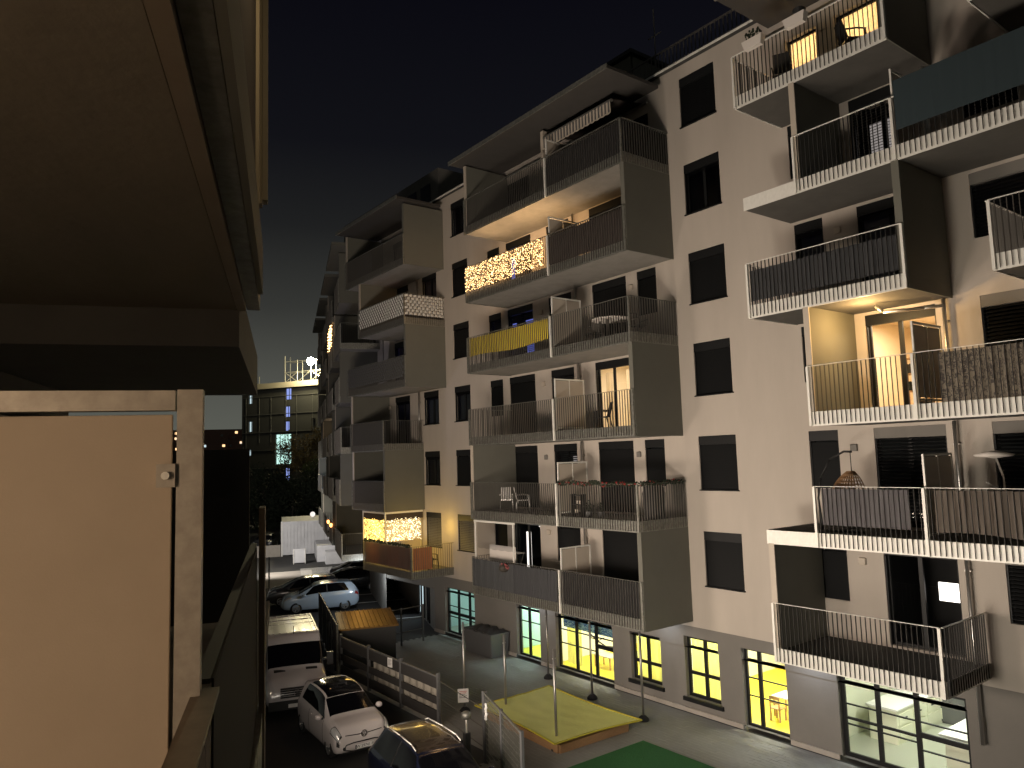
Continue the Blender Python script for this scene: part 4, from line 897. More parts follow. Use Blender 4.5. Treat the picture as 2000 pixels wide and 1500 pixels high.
# tall bare masts for the shade sail
for i,(x,y,zt_,l) in enumerate(((-20.74,13.39,-5.17,'bare steel mast carrying a small white sign near its foot'),(-19.55,14.14,-5.49,'steel mast at the left corner of the yellow sandpit cover'),(-21.7,17.63,-5.5,'steel mast near the narrow bluish glass door'),(-16.43,13.56,-5.28,'steel mast at the near corner of the yellow sandpit cover'),(-18.95,17.23,-5.23,'steel mast in front of the mural window'),(-16.43,16.97,-5.21,'steel mast right of the yellow cover near the yellow curtained windows'))):
    t=thing('sail_mast',l,'mast',(x,y,G0),0,'masts around the sandpit'); h=zt_-G0
    MB().bar((0,0,.1),(0,0,h),.075,n=12).build('pole','galv_mast',t,smooth=True); MB().lathe((0,0,0),[(.17,0),(.17,.05),(.11,.12),(.05,.16)],16).build('base_cone','rubber',t); MB().bar((0,-.05,h-.25),(0,.05,h-.25),.02).build('hook','galv',t)
def sign(name,label,loc,rz,w_,h_,kind):
    t=thing(name,label,'sign',loc,rz); MB().box(-w_/2,w_/2,0,.012,0,h_).build('plate','sign_white',t)
    for i in range(5 if kind else 6): MB().box(-w_*.36,w_*(.36-.08*(i%3)),-.003,-.001,h_*(.78-.11*i),h_*(.82-.11*i)).build('text_line','sign_red' if (kind and i<2) else 'plastic_grey',t)
sign('mast_sign','small white sign with red heading at the foot of the front left mast',(-20.6,13.25,G0+.35),R(60),.34,.42,1)
sign('fence_sign','small white notice with grey lines on the boarded fence',(-23.1,11.99,-6.78),R(10),.24,.30,0)
# sandpit with yellow cover
sd=thing('sandpit','timber framed sandpit partly showing below its yellow cover','sandpit')
cs=[(-19.85,13.6),(-19.8,16.05),(-16.15,16.0),(-16.2,13.45)]
for a,b_ in zip(cs,cs[1:]+cs[:1]): MB().bar((*a,G0+.12),(*b_,G0+.12),.12,.22).build('timber','wood',sd)
MB().quad(*[(x,y,G0+.06) for x,y in cs]).build('sand','sand',sd)
def tp(u,v):
    A_=Vector((-20.1,13.35,-7.60)).lerp(Vector((-15.95,13.1,-7.56)),u); B_=Vector((-20.05,16.3,-7.58)).lerp(Vector((-15.8,16.25,-7.62)),u); p=A_.lerp(B_,v)
    p.z+=-.05*math.sin(math.pi*u)*math.sin(math.pi*v)+.010*math.sin(v*26+3*math.sin(u*5))*math.sin(math.pi*v)*(1-u)
    p.y+=.22*math.sin(math.pi*u)*(1-2*v)*(.55); p.x+=.22*math.sin(math.pi*v)*(1-2*u)*.5; return p
tc_=thing('sandpit_cover','bright yellow green tarpaulin stretched over the sandpit','cover'); MB().grid(tp,40,30).build('tarpaulin','tarp',tc_,smooth=True)
bb=MB(); 
for e_ in (lambda q:tp(q,0),lambda q:tp(1,q),lambda q:tp(q,1),lambda q:tp(0,q)):
    bb.tube([Vector(e_(i/24))+Vector((0,0,.004)) for i in range(25)],.05,6)
bb.build('hem','tarp_band',tc_)
# big dark bin, bollard lamp
t=thing('storage_bin','large dark grey storage bin against the ground floor wall','bin',(-26.2,18.05,G0),0); finish(MB().hexa([(-.95,-.42,0),(.95,-.42,0),(.95,.42,0),(-.95,.42,0),(-1.0,-.48,.95),(1.0,-.48,.95),(1.0,.48,.95),(-1.0,.48,.95)]).build('bin_body','plastic_grey',t),wd=.04)
mb=MB().grid(lambda u,v:(-1.02+u*2.04,-.5+v*1.0,.96+.10*math.sin(u*math.pi)*math.sin(v*math.pi)+.05*math.sin(u*23+v*9)*math.sin(math.pi*u)),24,10); mb.build('cover','fabric_charcoal',t,smooth=True)
t=thing('bollard_lamp','round headed bollard lamp post next to the mesh gate','bollard',(-16.9,10.95,G0)); MB().bar((0,0,0),(0,0,.95),.16,.12).build('post','plastic_grey',t); MB().bar((0,0,.95),(0,0,1.3),.05,n=8).build('neck','galv',t); MB().lathe((0,0,1.3),[(.10,0),(.13,.04),(.13,.13),(.08,.17)],14).build('head','galv_dark',t,smooth=True)
t=thing('added_street_lamp','added unseen street lamp beside our house row, brightening the street end','lamp',(LAMP4[0],LAMP4[1],G0)); MB().bar((-.6,-.3,0),(-.6,-.3,5.7),.12,n=10).build('pole','galv_dark',t); MB().bar((-.6,-.3,5.7),(0,0,5.75),.08,n=8).build('arm','galv_dark',t); MB().box(-.25,.25,-.12,.12,5.66,5.74).build('lamp_housing','plastic_black',t)
# street lamps that light the scene from our side of the road
for (x,y,z),l in ((LAMP1,'middle wall floodlight of the three below our balconies'),(LAMP1B,'wall floodlight below our balconies, the one nearest the van'),(LAMP1C,'wall floodlight below our balconies, the one nearest the camera'),(LAMP2,'wall floodlight below the camera balcony'),(LAMP3,'wall floodlight further along our side of the street')):
    t=thing('wall_floodlight',l,'lamp',(x,y,z)); MB().box(-.15,.15,-.30,-.22,-.12,.12).build('lamp_housing','plastic_black',t); MB().box(-.12,.12,-.218,-.21,-.09,.09).build('lens','lamp_head',t); MB().bar((0,-.3,0),(0,-1.2,0),.05).build('arm','plastic_black',t)
# ---- site containers and low walls at the end of the street
def stbox(s0,s1,t0,t1,z0,z1): return MB().hexa([st(s0,t0,z0),st(s1,t0,z0),st(s1,t1,z0),st(s0,t1,z0),st(s0,t0,z1),st(s1,t0,z1),st(s1,t1,z1),st(s0,t1,z1)])
t=thing('site_container','white site container with a small globe lamp on its roof edge','container')
stbox(70,77,-.2,4.6,G0+.1,G0+3.0).build('container_body','white_sheet',t)
for i in range(16): a=-.1+i*.29; stbox(69.95,70,a,a+.09,G0+.2,G0+2.85).build('rib','white_sheet',t)
stbox(69.93,70,-.25,-.1,G0,G0+3.05).build('corner_post','white',t); MB().ball(st(74,2.6,G0+3.3),.24,10,8).build('globe_lamp','globe_pale',t)
t=thing('covered_stack','white sheeted stack of site material in front of the container','stack')
stbox(64.5,69.5,2.6,5.6,G0,G0+1.3).build('stack_body','white_sheet',t); stbox(62.5,64.4,3.2,6.3,G0,G0+.95).build('stack_step','white_sheet',t)
t=stbox(70.0,70.3,-4.5,-.3,G0,G0+1.0).build('low_wall','plinth'); tag(t,'low pale wall across the street end beside the container','wall')
t=thing('planter_bed','raised bed with orange edge and dark bushes behind the parked cars','planter'); stbox(58.3,62.0,5.4,10.5,G0,G0+.35).build('soil','gravel',t)
for q in ((58.2,58.3,5.3,10.6),(58.2,62.1,10.5,10.6)): stbox(*q,G0,G0+.5).build('edge','orange_paint',t)
mb=MB()
for i in range(420):
    s_=random.uniform(59,61.6); t_=random.choice((5.8,6.6,7.6))+random.gauss(0,.3); h=random.uniform(.3,1.5); p=Vector(st(s_,t_,G0+h)); d=Vector((random.uniform(-1,1),random.uniform(-1,1),random.uniform(-1,1)))*.09; e_=Vector((random.uniform(-1,1),random.uniform(-1,1),random.uniform(-1,1)))*.07
    mb.quad(tuple(p-d),tuple(p+e_),tuple(p+d),tuple(p-e_))
mb.build('bushes','leaf_dark',t,kind='stuff')
bl=stbox(56,56.3,6.6,9.0,G0+.75,G0+.85); t=thing('street_bench','orange topped bench behind the parked cars','bench'); bl.build('seat','orange_paint',t)
for q in (6.7,8.8): stbox(56.02,56.28,q,q+.08,G0,G0+.75).build('leg','orange_paint',t)
for i,(s_,t_,l) in enumerate(((50,-.9,'slim dark sign post by the pavement strip'),)):
    t=thing('street_post',l,'post',st(s_,t_,G0)); MB().bar((0,0,0),(.06,0,2.3),.09,n=8).build('post','plastic_grey',t)
t=thing('notice_board','white notice board on the ground near the street end','sign',st(64,1.2,G0),RZ+math.pi/2); MB().box(-.5,.5,-.03,0,.1,1.2).build('board','white_sheet',t); MB().bar((-.45,.02,0),(-.45,.02,1.2),.05).bar((.45,.02,0),(.45,.02,1.2),.05).build('posts','galv',t)
# ---- dark building with scaffold and floodlight
FB=thing('scaffolded_building','dark panelled building with narrow lit windows and scaffolding on its roof','building',st(130,0,0),RZ-math.pi/2+R(-38))
# local x runs across the view (towards our left), local y away along the street
fb=MB()
HT=13.0
fops=[(-1.75,1.45,.2,5.3),(.3,1.5,10.9,12.9),(.2,1.2,8.0,9.9),(.2,1.1,5.7,7.4),(.2,1.1,-2.6,-.1),(-7.3,-6.6,10.6,12.2),(-7.3,-6.6,5.8,7.7),(-7.3,-6.7,1.8,2.9),(5.5,6.3,5.6,7.6),(5.6,6.2,2.4,4.2)]
wall(fb,-8.7,22,G0,HT,0,fops,.5); fb.quad((-8.7,0,HT),(22,0,HT),(22,12,HT),(-8.7,12,HT)); fb.quad((-8.7,0,G0),(-8.7,0,HT),(-8.7,12,HT),(-8.7,12,G0)); fb.quad((22,0,G0),(22,12,G0),(22,12,HT),(22,0,HT)); fb.build('wall','far_wall',FB)
cols=['win_cyan','win_blue','win_blue','win_blue','win_blue','win_pale','win_pale','win_pale','far_line','far_line']
for o_,cm in zip(fops,cols):
    a,b_,c,d=o_; f=MB(); f.box(a,b_,.28,.3,c,d); wv=f.build('window','frame_dark',FB)
    n=4 if b_-a>2 else 2
    for i in range(n):
        x0=a+(b_-a)*i/n+.06; x1=a+(b_-a)*(i+1)/n-.06
        MB().quad((x0,.27,c+.1),(x1,.27,c+.1),(x1,.27,d-.1),(x0,.27,d-.1)).build('pane',cm,wv)
for k in range(7): MB().box(-8.6,22,-.06,-.003,HT-1.4-3.0*k,HT-1.28-3.0*k).build('storey_joint','far_line',FB)
for i in range(11):
    x=-7.6+i*2.6+random.uniform(-.3,.3); MB().box(x,x+.1,-.05,-.002,random.choice((-2,1,4)),HT-1.4).build('panel_joint','far_line',FB)
MB().box(-8.8,22,-.3,.3,HT+.002,HT+.9).build('parapet_rail','scaffold_plank',FB)
SC=thing('roof_scaffold','lit scaffold tower frame on the roof of the dark building','scaffold',st(130,0,0),RZ-math.pi/2+R(-38))
xs_=[7.6,5.0,2.3,-.2]; zs_=[HT+.9,HT+2.6,HT+4.4]
for x in xs_:
    for y in (.6,2.0): MB().bar((x,y,HT),(x,y,HT+(5.4 if x in(-.2,7.6) else 4.6)),.14,n=6).build('standard','scaffold',SC)
for z in zs_:
    for y in (.6,2.0): MB().bar((-.3,y,z),(8.0,y,z),.12,n=6).build('ledger','scaffold',SC)
for x0,x1 in ((-.2,2.3),(5.0,7.6)): MB().bar((x0,.58,zs_[0]),(x1,.58,zs_[1]),.09,n=6).bar((x1,.58,zs_[0]),(x0,.58,zs_[1]),.09,n=6).build('brace','scaffold',SC)
MB().bar((2.3,.58,zs_[0]),(5.0,.58,zs_[1]),.09,n=6).build('brace','scaffold',SC)
for x in (-5.2,-8.2): MB().bar((x,.2,HT),(x,.2,HT+2.2),.12,n=6).build('standard','scaffold',SC)
MB().bar((-4.8,.2,HT+.95),(-8.3,.2,HT+.95),.1,n=6).build('ledger','scaffold',SC)
t=thing('floodlight','glaring yellow white floodlight fixed to the roof scaffold','lamp',FLOOD); MB().ball((0,0,0),.62,14,10).build('lens','flood',t); MB().bar((-.7,0,0),(-5.6,2.2,.3),.16,n=6).build('arm','scaffold',t); MB().box(-.9,-.5,-.3,.3,-.4,.4).build('lamp_housing','plastic_black',t)
lamp('flood_spill_fill','POINT',st(125.2,1.5,15.2),330,(1,.90,.68),.3); lamp('flood_spill_fill','POINT',FLOOD+Vector((.9,-.4,-.3)),4200,(1,.83,.42),.3)  # first point added before the parapet to brighten wall and parapet
# ---- far housing block glimpsed past the partition
TB=thing('distant_tower_block','distant brown housing block dotted with small lit windows','building',st(420,0,0),RZ-math.pi/2)
MB().box(-58,-17,0,12,G0,20).build('wall','brick',TB); MB().box(-44,-28,-2,-.01,G0,17).build('wall','brick',TB)
for i in range(70):
    x=random.uniform(-57,-18.5); z=random.randint(2,6)*2.7+(0 if -46<x<-26 else 1.5); MB().box(x,x+random.choice((.9,1.3)),-2.06 if -44<x<-29.5 else -.06,-2.03 if -44<x<-29.5 else -.03,z,z+1.2).build('window',random.choice(('win_warm','win_warm','win_pale','glass_dark','glass_dark')),TB)
# ---- trees between the dark building and the street
def tree(name,label,s_,t_,h,rad,n,m,trunk=.22,leafs=.22,cz=.62,grp='trees at the end of the street'):
    t=thing(name,label,'tree',st(s_,t_,G0),random.uniform(0,6),grp)
    mb=MB(); base=Vector((0,0,0)); pts=[Vector((0,0,0)),Vector((.1,.05,h*.3)),Vector((-.05,.1,h*.6)),Vector((0,0,h*.9))]
    for i,(a,b_) in enumerate(zip(pts[:-1],pts[1:])): mb.bar(a,b_,trunk*(1-.28*i),n=7)
    tips=[]
    for i in range(16):
        a=i*2.4; z=h*random.uniform(.32,.85); q=Vector((rad*random.uniform(.5,.95)*math.cos(a),rad*random.uniform(.5,.95)*math.sin(a),min(h*.97,z+h*random.uniform(.05,.22)))); mb.bar((0,0,z),q,.06,n=5); tips.append(q)
        for j in range(3):
            w_=q+Vector((random.gauss(0,.5),random.gauss(0,.5),random.gauss(.2,.4)))*rad*.35; mb.bar(q*.7+Vector((0,0,z*.3)),w_,.025,n=4); tips.append(w_)
    mb.build('trunk','bark',t)
    lf=MB()
    for i in range(n):
        c=random.choice(tips); p=c+Vector((random.gauss(0,1),random.gauss(0,1),random.gauss(0,1)))*rad*.17
        d=Vector((random.gauss(0,1),random.gauss(0,1),random.gauss(0,1))).normalized()*leafs*random.uniform(.5,1); e_=d.cross(Vector((random.gauss(0,1),random.gauss(0,1),random.gauss(0,1)))).normalized()*leafs*.45
        lf.quad(tuple(p-d),tuple(p+e_),tuple(p+d),tuple(p-e_))
    lf.build('crown',m,t,kind='stuff'); return t
tree('autumn_tree','sparse autumn tree right of the bright cyan window',108,2.6,12.5,3.0,3000,'leaf_dry'); tree('autumn_tree','thin tree beside the far wing with pale leaves',100,4.6,9.5,2.2,1500,'leaf')
tree('dark_tree','round dark tree behind the white container',92,1.0,6.2,2.8,3600,'leaf_dark'); tree('dark_tree','dark low tree left of the container above the distant car',96,-2.4,6.8,3.0,3600,'leaf_dark'); tree('dark_tree','dark tree nearest our house at the street end',90,-5.5,7.6,3.0,3000,'leaf_dark'); tree('dark_tree','dark tree against the far wing end',88,4.8,6.0,2.4,2600,'leaf_dark')
hm=MB()
for i in range(5200):
    s_=random.uniform(100,104); t_=random.uniform(-12,9); h=random.uniform(0,1)**.8*(3.6+.7*math.sin(t_*1.3)); p=Vector(st(s_,t_,G0+h)); d=Vector((random.gauss(0,1),random.gauss(0,1),random.gauss(0,1)))*.22; e_=Vector((random.gauss(0,1),random.gauss(0,1),random.gauss(0,1)))*.17
    hm.quad(tuple(p-d),tuple(p+e_),tuple(p+d),tuple(p-e_))
tag(hm.build('hedge','leaf_dark',kind='stuff'),'dark hedge closing the end of the street','hedge')
hl=MB().grid(lambda u,v:(-700+30*math.sin(v*3),-500+u*1300,G0+v*(6+5*math.sin(u*9)+3*math.sin(u*23))),60,3); hl.build('hills','hill_dark',kind='structure')
# ================================================================ VEHICLES
def lerp(a,b,t): return a+(b-a)*t
class Car:
    def __init__(s,st_,nosm=False):
        s.st=st_; xs=[q[0] for q in st_]; N=90; s.N=N; s.x0,s.x1=xs[0],xs[-1]; rows=[]
        for i in range(N+1):
            x=lerp(s.x0,s.x1,i/N)
            for j in range(len(xs)-1):
                if x<=xs[j+1]+1e-9: break
            t=(x-xs[j])/(xs[j+1]-xs[j]); rows.append([x]+[lerp(st_[j][k],st_[j+1][k],t) for k in range(1,6)])
        for it in range(4):
            rows=[rows[0]]+[[rows[i][0]]+[(rows[i-1][k]+2*rows[i][k]+rows[i+1][k])/4 for k in range(1,6)] for i in range(1,N)]+[rows[-1]]
        s.rows=rows
    def par(s,x):
        f=(x-s.x0)/(s.x1-s.x0)*s.N; i=max(0,min(s.N-1,int(f))); t=f-i; return [lerp(s.rows[i][k],s.rows[i+1][k],t) for k in range(1,6)]
    def sec(s,x):
        zb,zl,zt,wd,wt=s.par(x)
        return [(0,zb),(wd*.80,zb),(wd*.95,zb+.06),(wd*.995,lerp(zb,zl,.35)),(wd,lerp(zb,zl,.62)),(wd*.985,lerp(zb,zl,.86)),(wd*.945,zl),(lerp(wd*.945,wt,.5),lerp(zl,zt-.06,.55)),(wt,zt-.055),(wt*.9,zt-.018),(wt*.5,zt-.003),(0,zt)]
    def P(s,x,t,sd=1,off=0):
        p=s.sec(x); t=max(0,min(10.9999,t)); i=int(t); f=t-i
        a=p[max(0,i-1)]; b=p[i]; c=p[i+1]; d=p[min(11,i+2)]
        def cr_(k): return .5*((2*b[k])+(-a[k]+c[k])*f+(2*a[k]-5*b[k]+4*c[k]-d[k])*f*f+(-a[k]+3*b[k]-3*c[k]+d[k])*f**3)
        v=Vector((x,cr_(0)*sd,cr_(1)))
        if off:
            e_=.01; q=s.P(x,min(10.99,t+.05),sd); r=s.P(x,max(0,t-.05),sd); x2=s.P(min(s.x1,x+e_*2),t,sd); x3=s.P(max(s.x0,x-e_*2),t,sd)
            n=(q-r).cross(x2-x3)
            if n.length>1e-9:
                n.normalize(); c_=Vector((0,0,.7))
                if n.dot(v-Vector((x*.8,0,.7)))<0: n=-n
                v=v+n*off
        return v
    def body(s,name,m,parent,arches):
        me=bpy.data.meshes.new(name); V=[]; F=[]; T=[k*.5 for k in range(23)]; T[-1]=10.9999; n=len(T); ring=2*n-2
        for i in range(s.N+1):
            x=s.rows[i][0]; L_=[tuple(s.P(x,t,1)) for t in T]; Rr=[tuple(s.P(x,t,-1)) for t in T[1:-1]][::-1]
            V+=L_+Rr
        for i in range(s.N):
            for j in range(ring): k=(j+1)%ring; F.append((i*ring+j,i*ring+k,(i+1)*ring+k,(i+1)*ring+j))
        F.append(tuple(range(ring-1,-1,-1))); F.append(tuple(s.N*ring+j for j in range(ring)))
        me.from_pydata(V,[],F); me.update(); me.materials.append(M[m]); me.materials.append(M['black'])
        o=link(name,me,None); cut=[]
        for (x,z,r) in arches:
            mb=MB(); k=22; w_=1.3; mm=len(mb.v)
            for sd in (-w_,w_):
                for a in range(k): mb.v.append((x+r*math.cos(a*2*math.pi/k),sd,z+r*math.sin(a*2*math.pi/k)))
            for a in range(k): b=(a+1)%k; mb.f.append((a,b,k+b,k+a))
            mb.f+=[tuple(range(k-1,-1,-1)),tuple(range(k,2*k))]
            c=mb.build('cutter','black'); cut.append(c); md=o.modifiers.new('arch','BOOLEAN'); md.object=c; md.operation='DIFFERENCE'; md.solver='EXACT'
        bpy.context.view_layer.update(); dg=bpy.context.evaluated_depsgraph_get(); nm=bpy.data.meshes.new_from_object(o.evaluated_get(dg)); 
        bpy.data.objects.remove(o)
        for c in cut: bpy.data.objects.remove(c)
        for p in nm.polygons:
            p.use_smooth=True
        nm.name=name; o=link(name,nm,parent)
        wn=o.modifiers.new('es','EDGE_SPLIT'); wn.split_angle=R(38); return o
    def patch(s,name,m,parent,lo,hi,t0,t1,off=.006,nu=14,nv=8,sides=(1,-1),join=False):
        # lo,hi: x range at t0 and at t1
        for sd in sides:
            mb=MB()
            if join: mb.grid(lambda u,v:s.P(lerp(lerp(lo[0],lo[1],1),lerp(hi[0],hi[1],1),0) if 0 else lerp(lo[0],lo[1],v),lerp(t0,10.99,1-abs(2*u-1)) ,1 if u<.5 else -1,off),nu*2,nv)
            else: mb.grid(lambda u,v:s.P(lerp(lerp(lo[0],lo[1],u),lerp(hi[0],hi[1],u),v),lerp(t0,t1,v),sd,off),nu,nv)
            mb.build(name,m,parent,smooth=True)
            if join: break
def wheel(parent,x,y,r,m='alloy',wd=.2,sp=5):
    t=MB(); sd=1 if y>0 else -1
    pr=[(r*.66,-wd/2),(r*.93,-wd/2),(r,-wd*.36),(r,wd*.36),(r*.93,wd/2),(r*.66,wd/2)]
    n=26; m0=0
    for a,b in pr:
        for i in range(n): t.v.append((a*math.cos(i*2*math.pi/n),b,a*math.sin(i*2*math.pi/n)))
    for j in range(5):
        for i in range(n): t.f.append((j*n+i,j*n+(i+1)%n,(j+1)*n+(i+1)%n,(j+1)*n+i))
    w_=t.build('wheel','rubber',parent,smooth=True); w_.location=(x,y,r)
    q=MB(); yy=sd*wd*.36
    for i in range(sp*2):
        a=i*math.pi/sp
        if i%2==0: q.bar((0,yy,0),(r*.62*math.cos(a),yy,r*.62*math.sin(a)),.035,.075)
    for i in range(n): 
        a=i*2*math.pi/n; b=(i+1)*2*math.pi/n; q.bar((r*.63*math.cos(a),yy,r*.63*math.sin(a)),(r*.63*math.cos(b),yy,r*.63*math.sin(b)),.05)
    q.ball((0,yy,0),.05,8,5); q.build('rim',m,w_)
    d=MB(); 
    for i in range(n): d.v.append((r*.66*math.cos(i*2*math.pi/n),sd*wd*.1,r*.66*math.sin(i*2*math.pi/n)))
    d.f.append(tuple(range(n))); d.build('brake_disc','black',w_)
def car(name,label,cat,loc,rz,st_,paint,wb,r,grp=None,front=None,glass_=None,plate=True,hatch=True,van=False,mirror_x=None,arch=1.13):
    t=thing(name,label,cat,loc,rz,grp); c=Car(st_); fx,rx=wb
    c.body('body',paint,t,[(fx,r,r*arch),(rx,r,r*arch)])
    W=max(q[4] for q in st_)
    under=MB().box(rx-.5,fx+.5,-W*.7,W*.7,.18,.5); under.build('underbody','black',t)
    for x in (fx,rx):
        for sd in (-1,1): wheel(t,x,sd*(W-.11),r)
    return t,c
UPS=[(-1.77,.40,.72,.86,.62,.50),(-1.72,.30,.88,1.02,.74,.56),(-1.62,.24,.93,1.28,.785,.54),(-1.50,.20,.94,1.415,.80,.56),(-1.1,.18,.92,1.47,.82,.575),(-.4,.18,.90,1.485,.82,.58),(.1,.18,.885,1.45,.82,.575),(.35,.18,.875,1.37,.82,.575),(1.08,.18,.88,.985,.82,.68),(1.35,.18,.84,.95,.815,.68),(1.58,.19,.78,.89,.80,.66),(1.70,.21,.70,.80,.765,.62),(1.755,.24,.60,.70,.72,.58),(1.78,.32,.48,.54,.64,.52)]
def small_bits(t,c,W,fx,mirror_x,mz,paint,plate_x,plate_z,txt=None):
    for sd in (-1,1):
        m=MB().ball((mirror_x,sd*(W+.10),mz),.11,8,6,.75).build('mirror',paint,t,smooth=True)
        MB().bar((mirror_x+.02,sd*(W-.04),mz-.06),(mirror_x,sd*(W+.06),mz-.03),.05).build('mirror_arm','plastic_black',t)
    p=MB().box(plate_x,plate_x+.012,-.26,.26,plate_z-.055,plate_z+.055).build('number_plate','white',t)
    MB().box(plate_x+.0125,plate_x+.014,-.26,-.225,plate_z-.05,plate_z+.05).build('plate_band','paint_blue_dark',p)
    cu=bpy.data.curves.new('plate_text','FONT'); cu.body='W 59741 P'; cu.size=.105; cu.align_x='CENTER'; cu.align_y='CENTER'; cu.extrude=.0005
    o=bpy.data.objects.new('plate_text',cu); col.objects.link(o); dg=bpy.context.evaluated_depsgraph_get(); me=bpy.data.meshes.new_from_object(o.evaluated_get(dg)); bpy.data.objects.remove(o)
    me.materials.append(M['black']); q=link('plate_text',me,p); q.location=(plate_x+.0145,.015,plate_z); q.rotation_euler=(R(90),0,R(90))
# --- white city car
t,c=car('city_car','small white city car with black glass roof and round badge on its nose','car',(-21.25,9.42,G0),R(-4),UPS,'paint_car_white',(1.2,-1.17),.295)
c.patch('windscreen','glass_dark',t,(.98,.40),(0,0),8.1,0,.006,12,10,join=True)
c.patch('glass_roof','glass_dark',t,(.38,-1.0),(0,0),9.0,0,.007,12,12,join=True)
c.patch('side_window','glass_dark',t,(-1.25,.80),(-1.02,.32),6.35,8.1,.006,16,6)
c.patch('rear_window','glass_dark',t,(-1.60,-1.69),(0,0),8.2,0,.006,12,4,join=True)
c.patch('headlight','lamp_glass',t,(1.40,1.735),(1.46,1.70),4.9,7.6,.012,8,6)
c.patch('headlight_rim','black',t,(1.37,1.745),(1.43,1.72),4.7,7.85,.007,8,6)
c.patch('fog_light','black',t,(1.70,1.755),(1.70,1.755),3.4,4.6,.008,4,4)
MB().tube([(1.79,-.50,.44),(1.80,-.3,.47),(1.80,.3,.47),(1.79,.50,.44)],.03,6).tube([(1.77,-.56,.32),(1.80,-.3,.25),(1.80,.3,.25),(1.77,.56,.32)],.03,6).tube([(1.77,-.56,.32),(1.79,-.5,.44)],.03,6).tube([(1.77,.56,.32),(1.79,.5,.44)],.03,6).build('bumper_trim','black',t)
bd=MB(); N=20
for i in range(N): a=i*2*math.pi/N; b=(i+1)*2*math.pi/N; bd.bar((1.80,.08*math.cos(a),.66+.08*math.sin(a)),(1.80,.08*math.cos(b),.66+.08*math.sin(b)),.016)
for pts in (((-.028,.66),(0,.605),(.028,.66)),((-.058,.635),(-.028,.545),(0,.59),(.028,.545),(.058,.635))): bd.tube([(1.80,y*1.1,z+.06) for y,z in pts],.014,4)
bd.build('badge','chrome',t); MB().tube([(1.765,-.52,.68),(1.80,-.1,.66)],.022,5).tube([(1.765,.52,.68),(1.80,.1,.66)],.022,5).build('grille_trim','black',t)
for yv in (-1,1): MB().bar((1.75,yv*.56,.36),(1.80,yv*.56,.36),.09,n=12).build('fog_lamp','chrome',t)
MB().bar((.9,-.5,.99),(.93,.1,1.0),.015).bar((.92,-.05,.99),(.9,.5,.985),.015).build('wiper','black',t)
MB().bar((-1.2,0,1.49),(-1.45,0,1.62),.012).build('antenna','black',t)
small_bits(t,c,.80,1.2,.68,.96,'paint_car_white',1.805,.35)
# door lines
for sd in (1,-1):
    dl=MB(); dl.tube([c.P(.78,tt/4,sd,.003) for tt in range(8,25)],.007,4).tube([c.P(-.42,tt/4,sd,.003) for tt in range(8,25)],.007,4).tube([c.P(x/10,2.0,sd,.003) for x in range(-4,8)],.007,4); dl.build('door_seam','black',t)
    h=c.P(-.22,5.3,sd,.02); MB().box(h.x-.08,h.x+.08,h.y-.012,h.y+.012,h.z-.012,h.z+.012).build('door_handle','paint_car_white',t)
# --- white van
VN=[(-2.75,.65,1.2,1.95,.90,.80),(-2.70,.50,1.25,2.18,.95,.84),(-2.5,.42,1.25,2.22,.99,.85),(0,.40,1.25,2.27,.99,.86),(.95,.40,1.25,2.27,.99,.86),(1.2,.40,1.25,2.20,.99,.85),(2.02,.40,1.22,1.36,.985,.85),(2.3,.40,1.15,1.28,.98,.83),(2.60,.40,1.04,1.15,.96,.80),(2.73,.42,.92,1.02,.92,.76),(2.78,.5,.72,.80,.84,.68)]
vh=RZ+math.pi
t,c=car('delivery_van','tall white delivery van parked nose out behind the small white car','van',(-26.5,9.93,G0),vh+R(2.5),VN,'paint_van_white',(1.85,-1.75),.34,arch=1.1)
c.patch('windscreen','glass_dark',t,(1.97,1.38),(0,0),7.9,0,.008,12,10,join=True)
c.patch('side_window','glass_dark',t,(.55,1.72),(.55,1.25),6.4,8.0,.008,12,6)
c.patch('headlight','lamp_glass',t,(2.38,2.765),(2.42,2.73),4.0,7.2,.014,8,8)
gr=MB()
for i in range(5): gr.box(2.74-.006*i,2.815-.006*i,-.50,.50,.66+i*.062,.70+i*.062)
gr.build('grille','black',t); MB().box(2.6,2.80,-.86,.86,.30,.58).build('bumper','plastic_black',t)
bd=MB()
for i in range(N): a=i*2*math.pi/N; b=(i+1)*2*math.pi/N; bd.bar((2.83,.09*math.cos(a),.80+.09*math.sin(a)),(2.83,.09*math.cos(b),.80+.09*math.sin(b)),.014)
for i in range(3): a=math.pi/2+i*2*math.pi/3; bd.bar((2.83,0,.80),(2.83,.09*math.cos(a),.80+.09*math.sin(a)),.014)
bd.build('badge','chrome',t)
for sd in (-1,1):
    mm=c.P(2.12,9.2,sd,.012); MB().hexa([(2.04,sd*.50-.18,1.27),(2.17,sd*.50-.18,1.25),(2.17,sd*.50+.18,1.24),(2.06,sd*.50+.18,1.26),(2.06,sd*.50-.18,1.368),(2.17,sd*.50-.18,1.335),(2.17,sd*.50+.18,1.32),(2.06,sd*.50+.18,1.352)]).build('air_vent','black',t)
    MB().box(1.38,1.52,sd*1.16-.10,sd*1.16+.10,1.22,1.62).build('mirror','plastic_black',t); MB().bar((1.42,sd*.93,1.4),(1.45,sd*1.1,1.42),.06).build('mirror_arm','plastic_black',t)
    MB().bar((-2.4,sd*.79,2.235),(1.0,sd*.79,2.27),.05,.05).build('roof_rail','paint_van_white',t)
    dl=MB(); dl.tube([c.P(.45,tt/4,sd,.004) for tt in range(8,32)],.008,4); dl.build('door_seam','black',t)
for i in range(7):
    y=-.66+i*.22; MB().bar((-2.4,y,2.225),(.95,y,2.27),.045,.03).build('roof_rib','paint_van_white',t)
for i in range(5):
    x=-2.2+i*.75; MB().bar((x,-.77,2.24),(x,.77,2.24),.05,.045).build('roof_rib','paint_van_white',t)
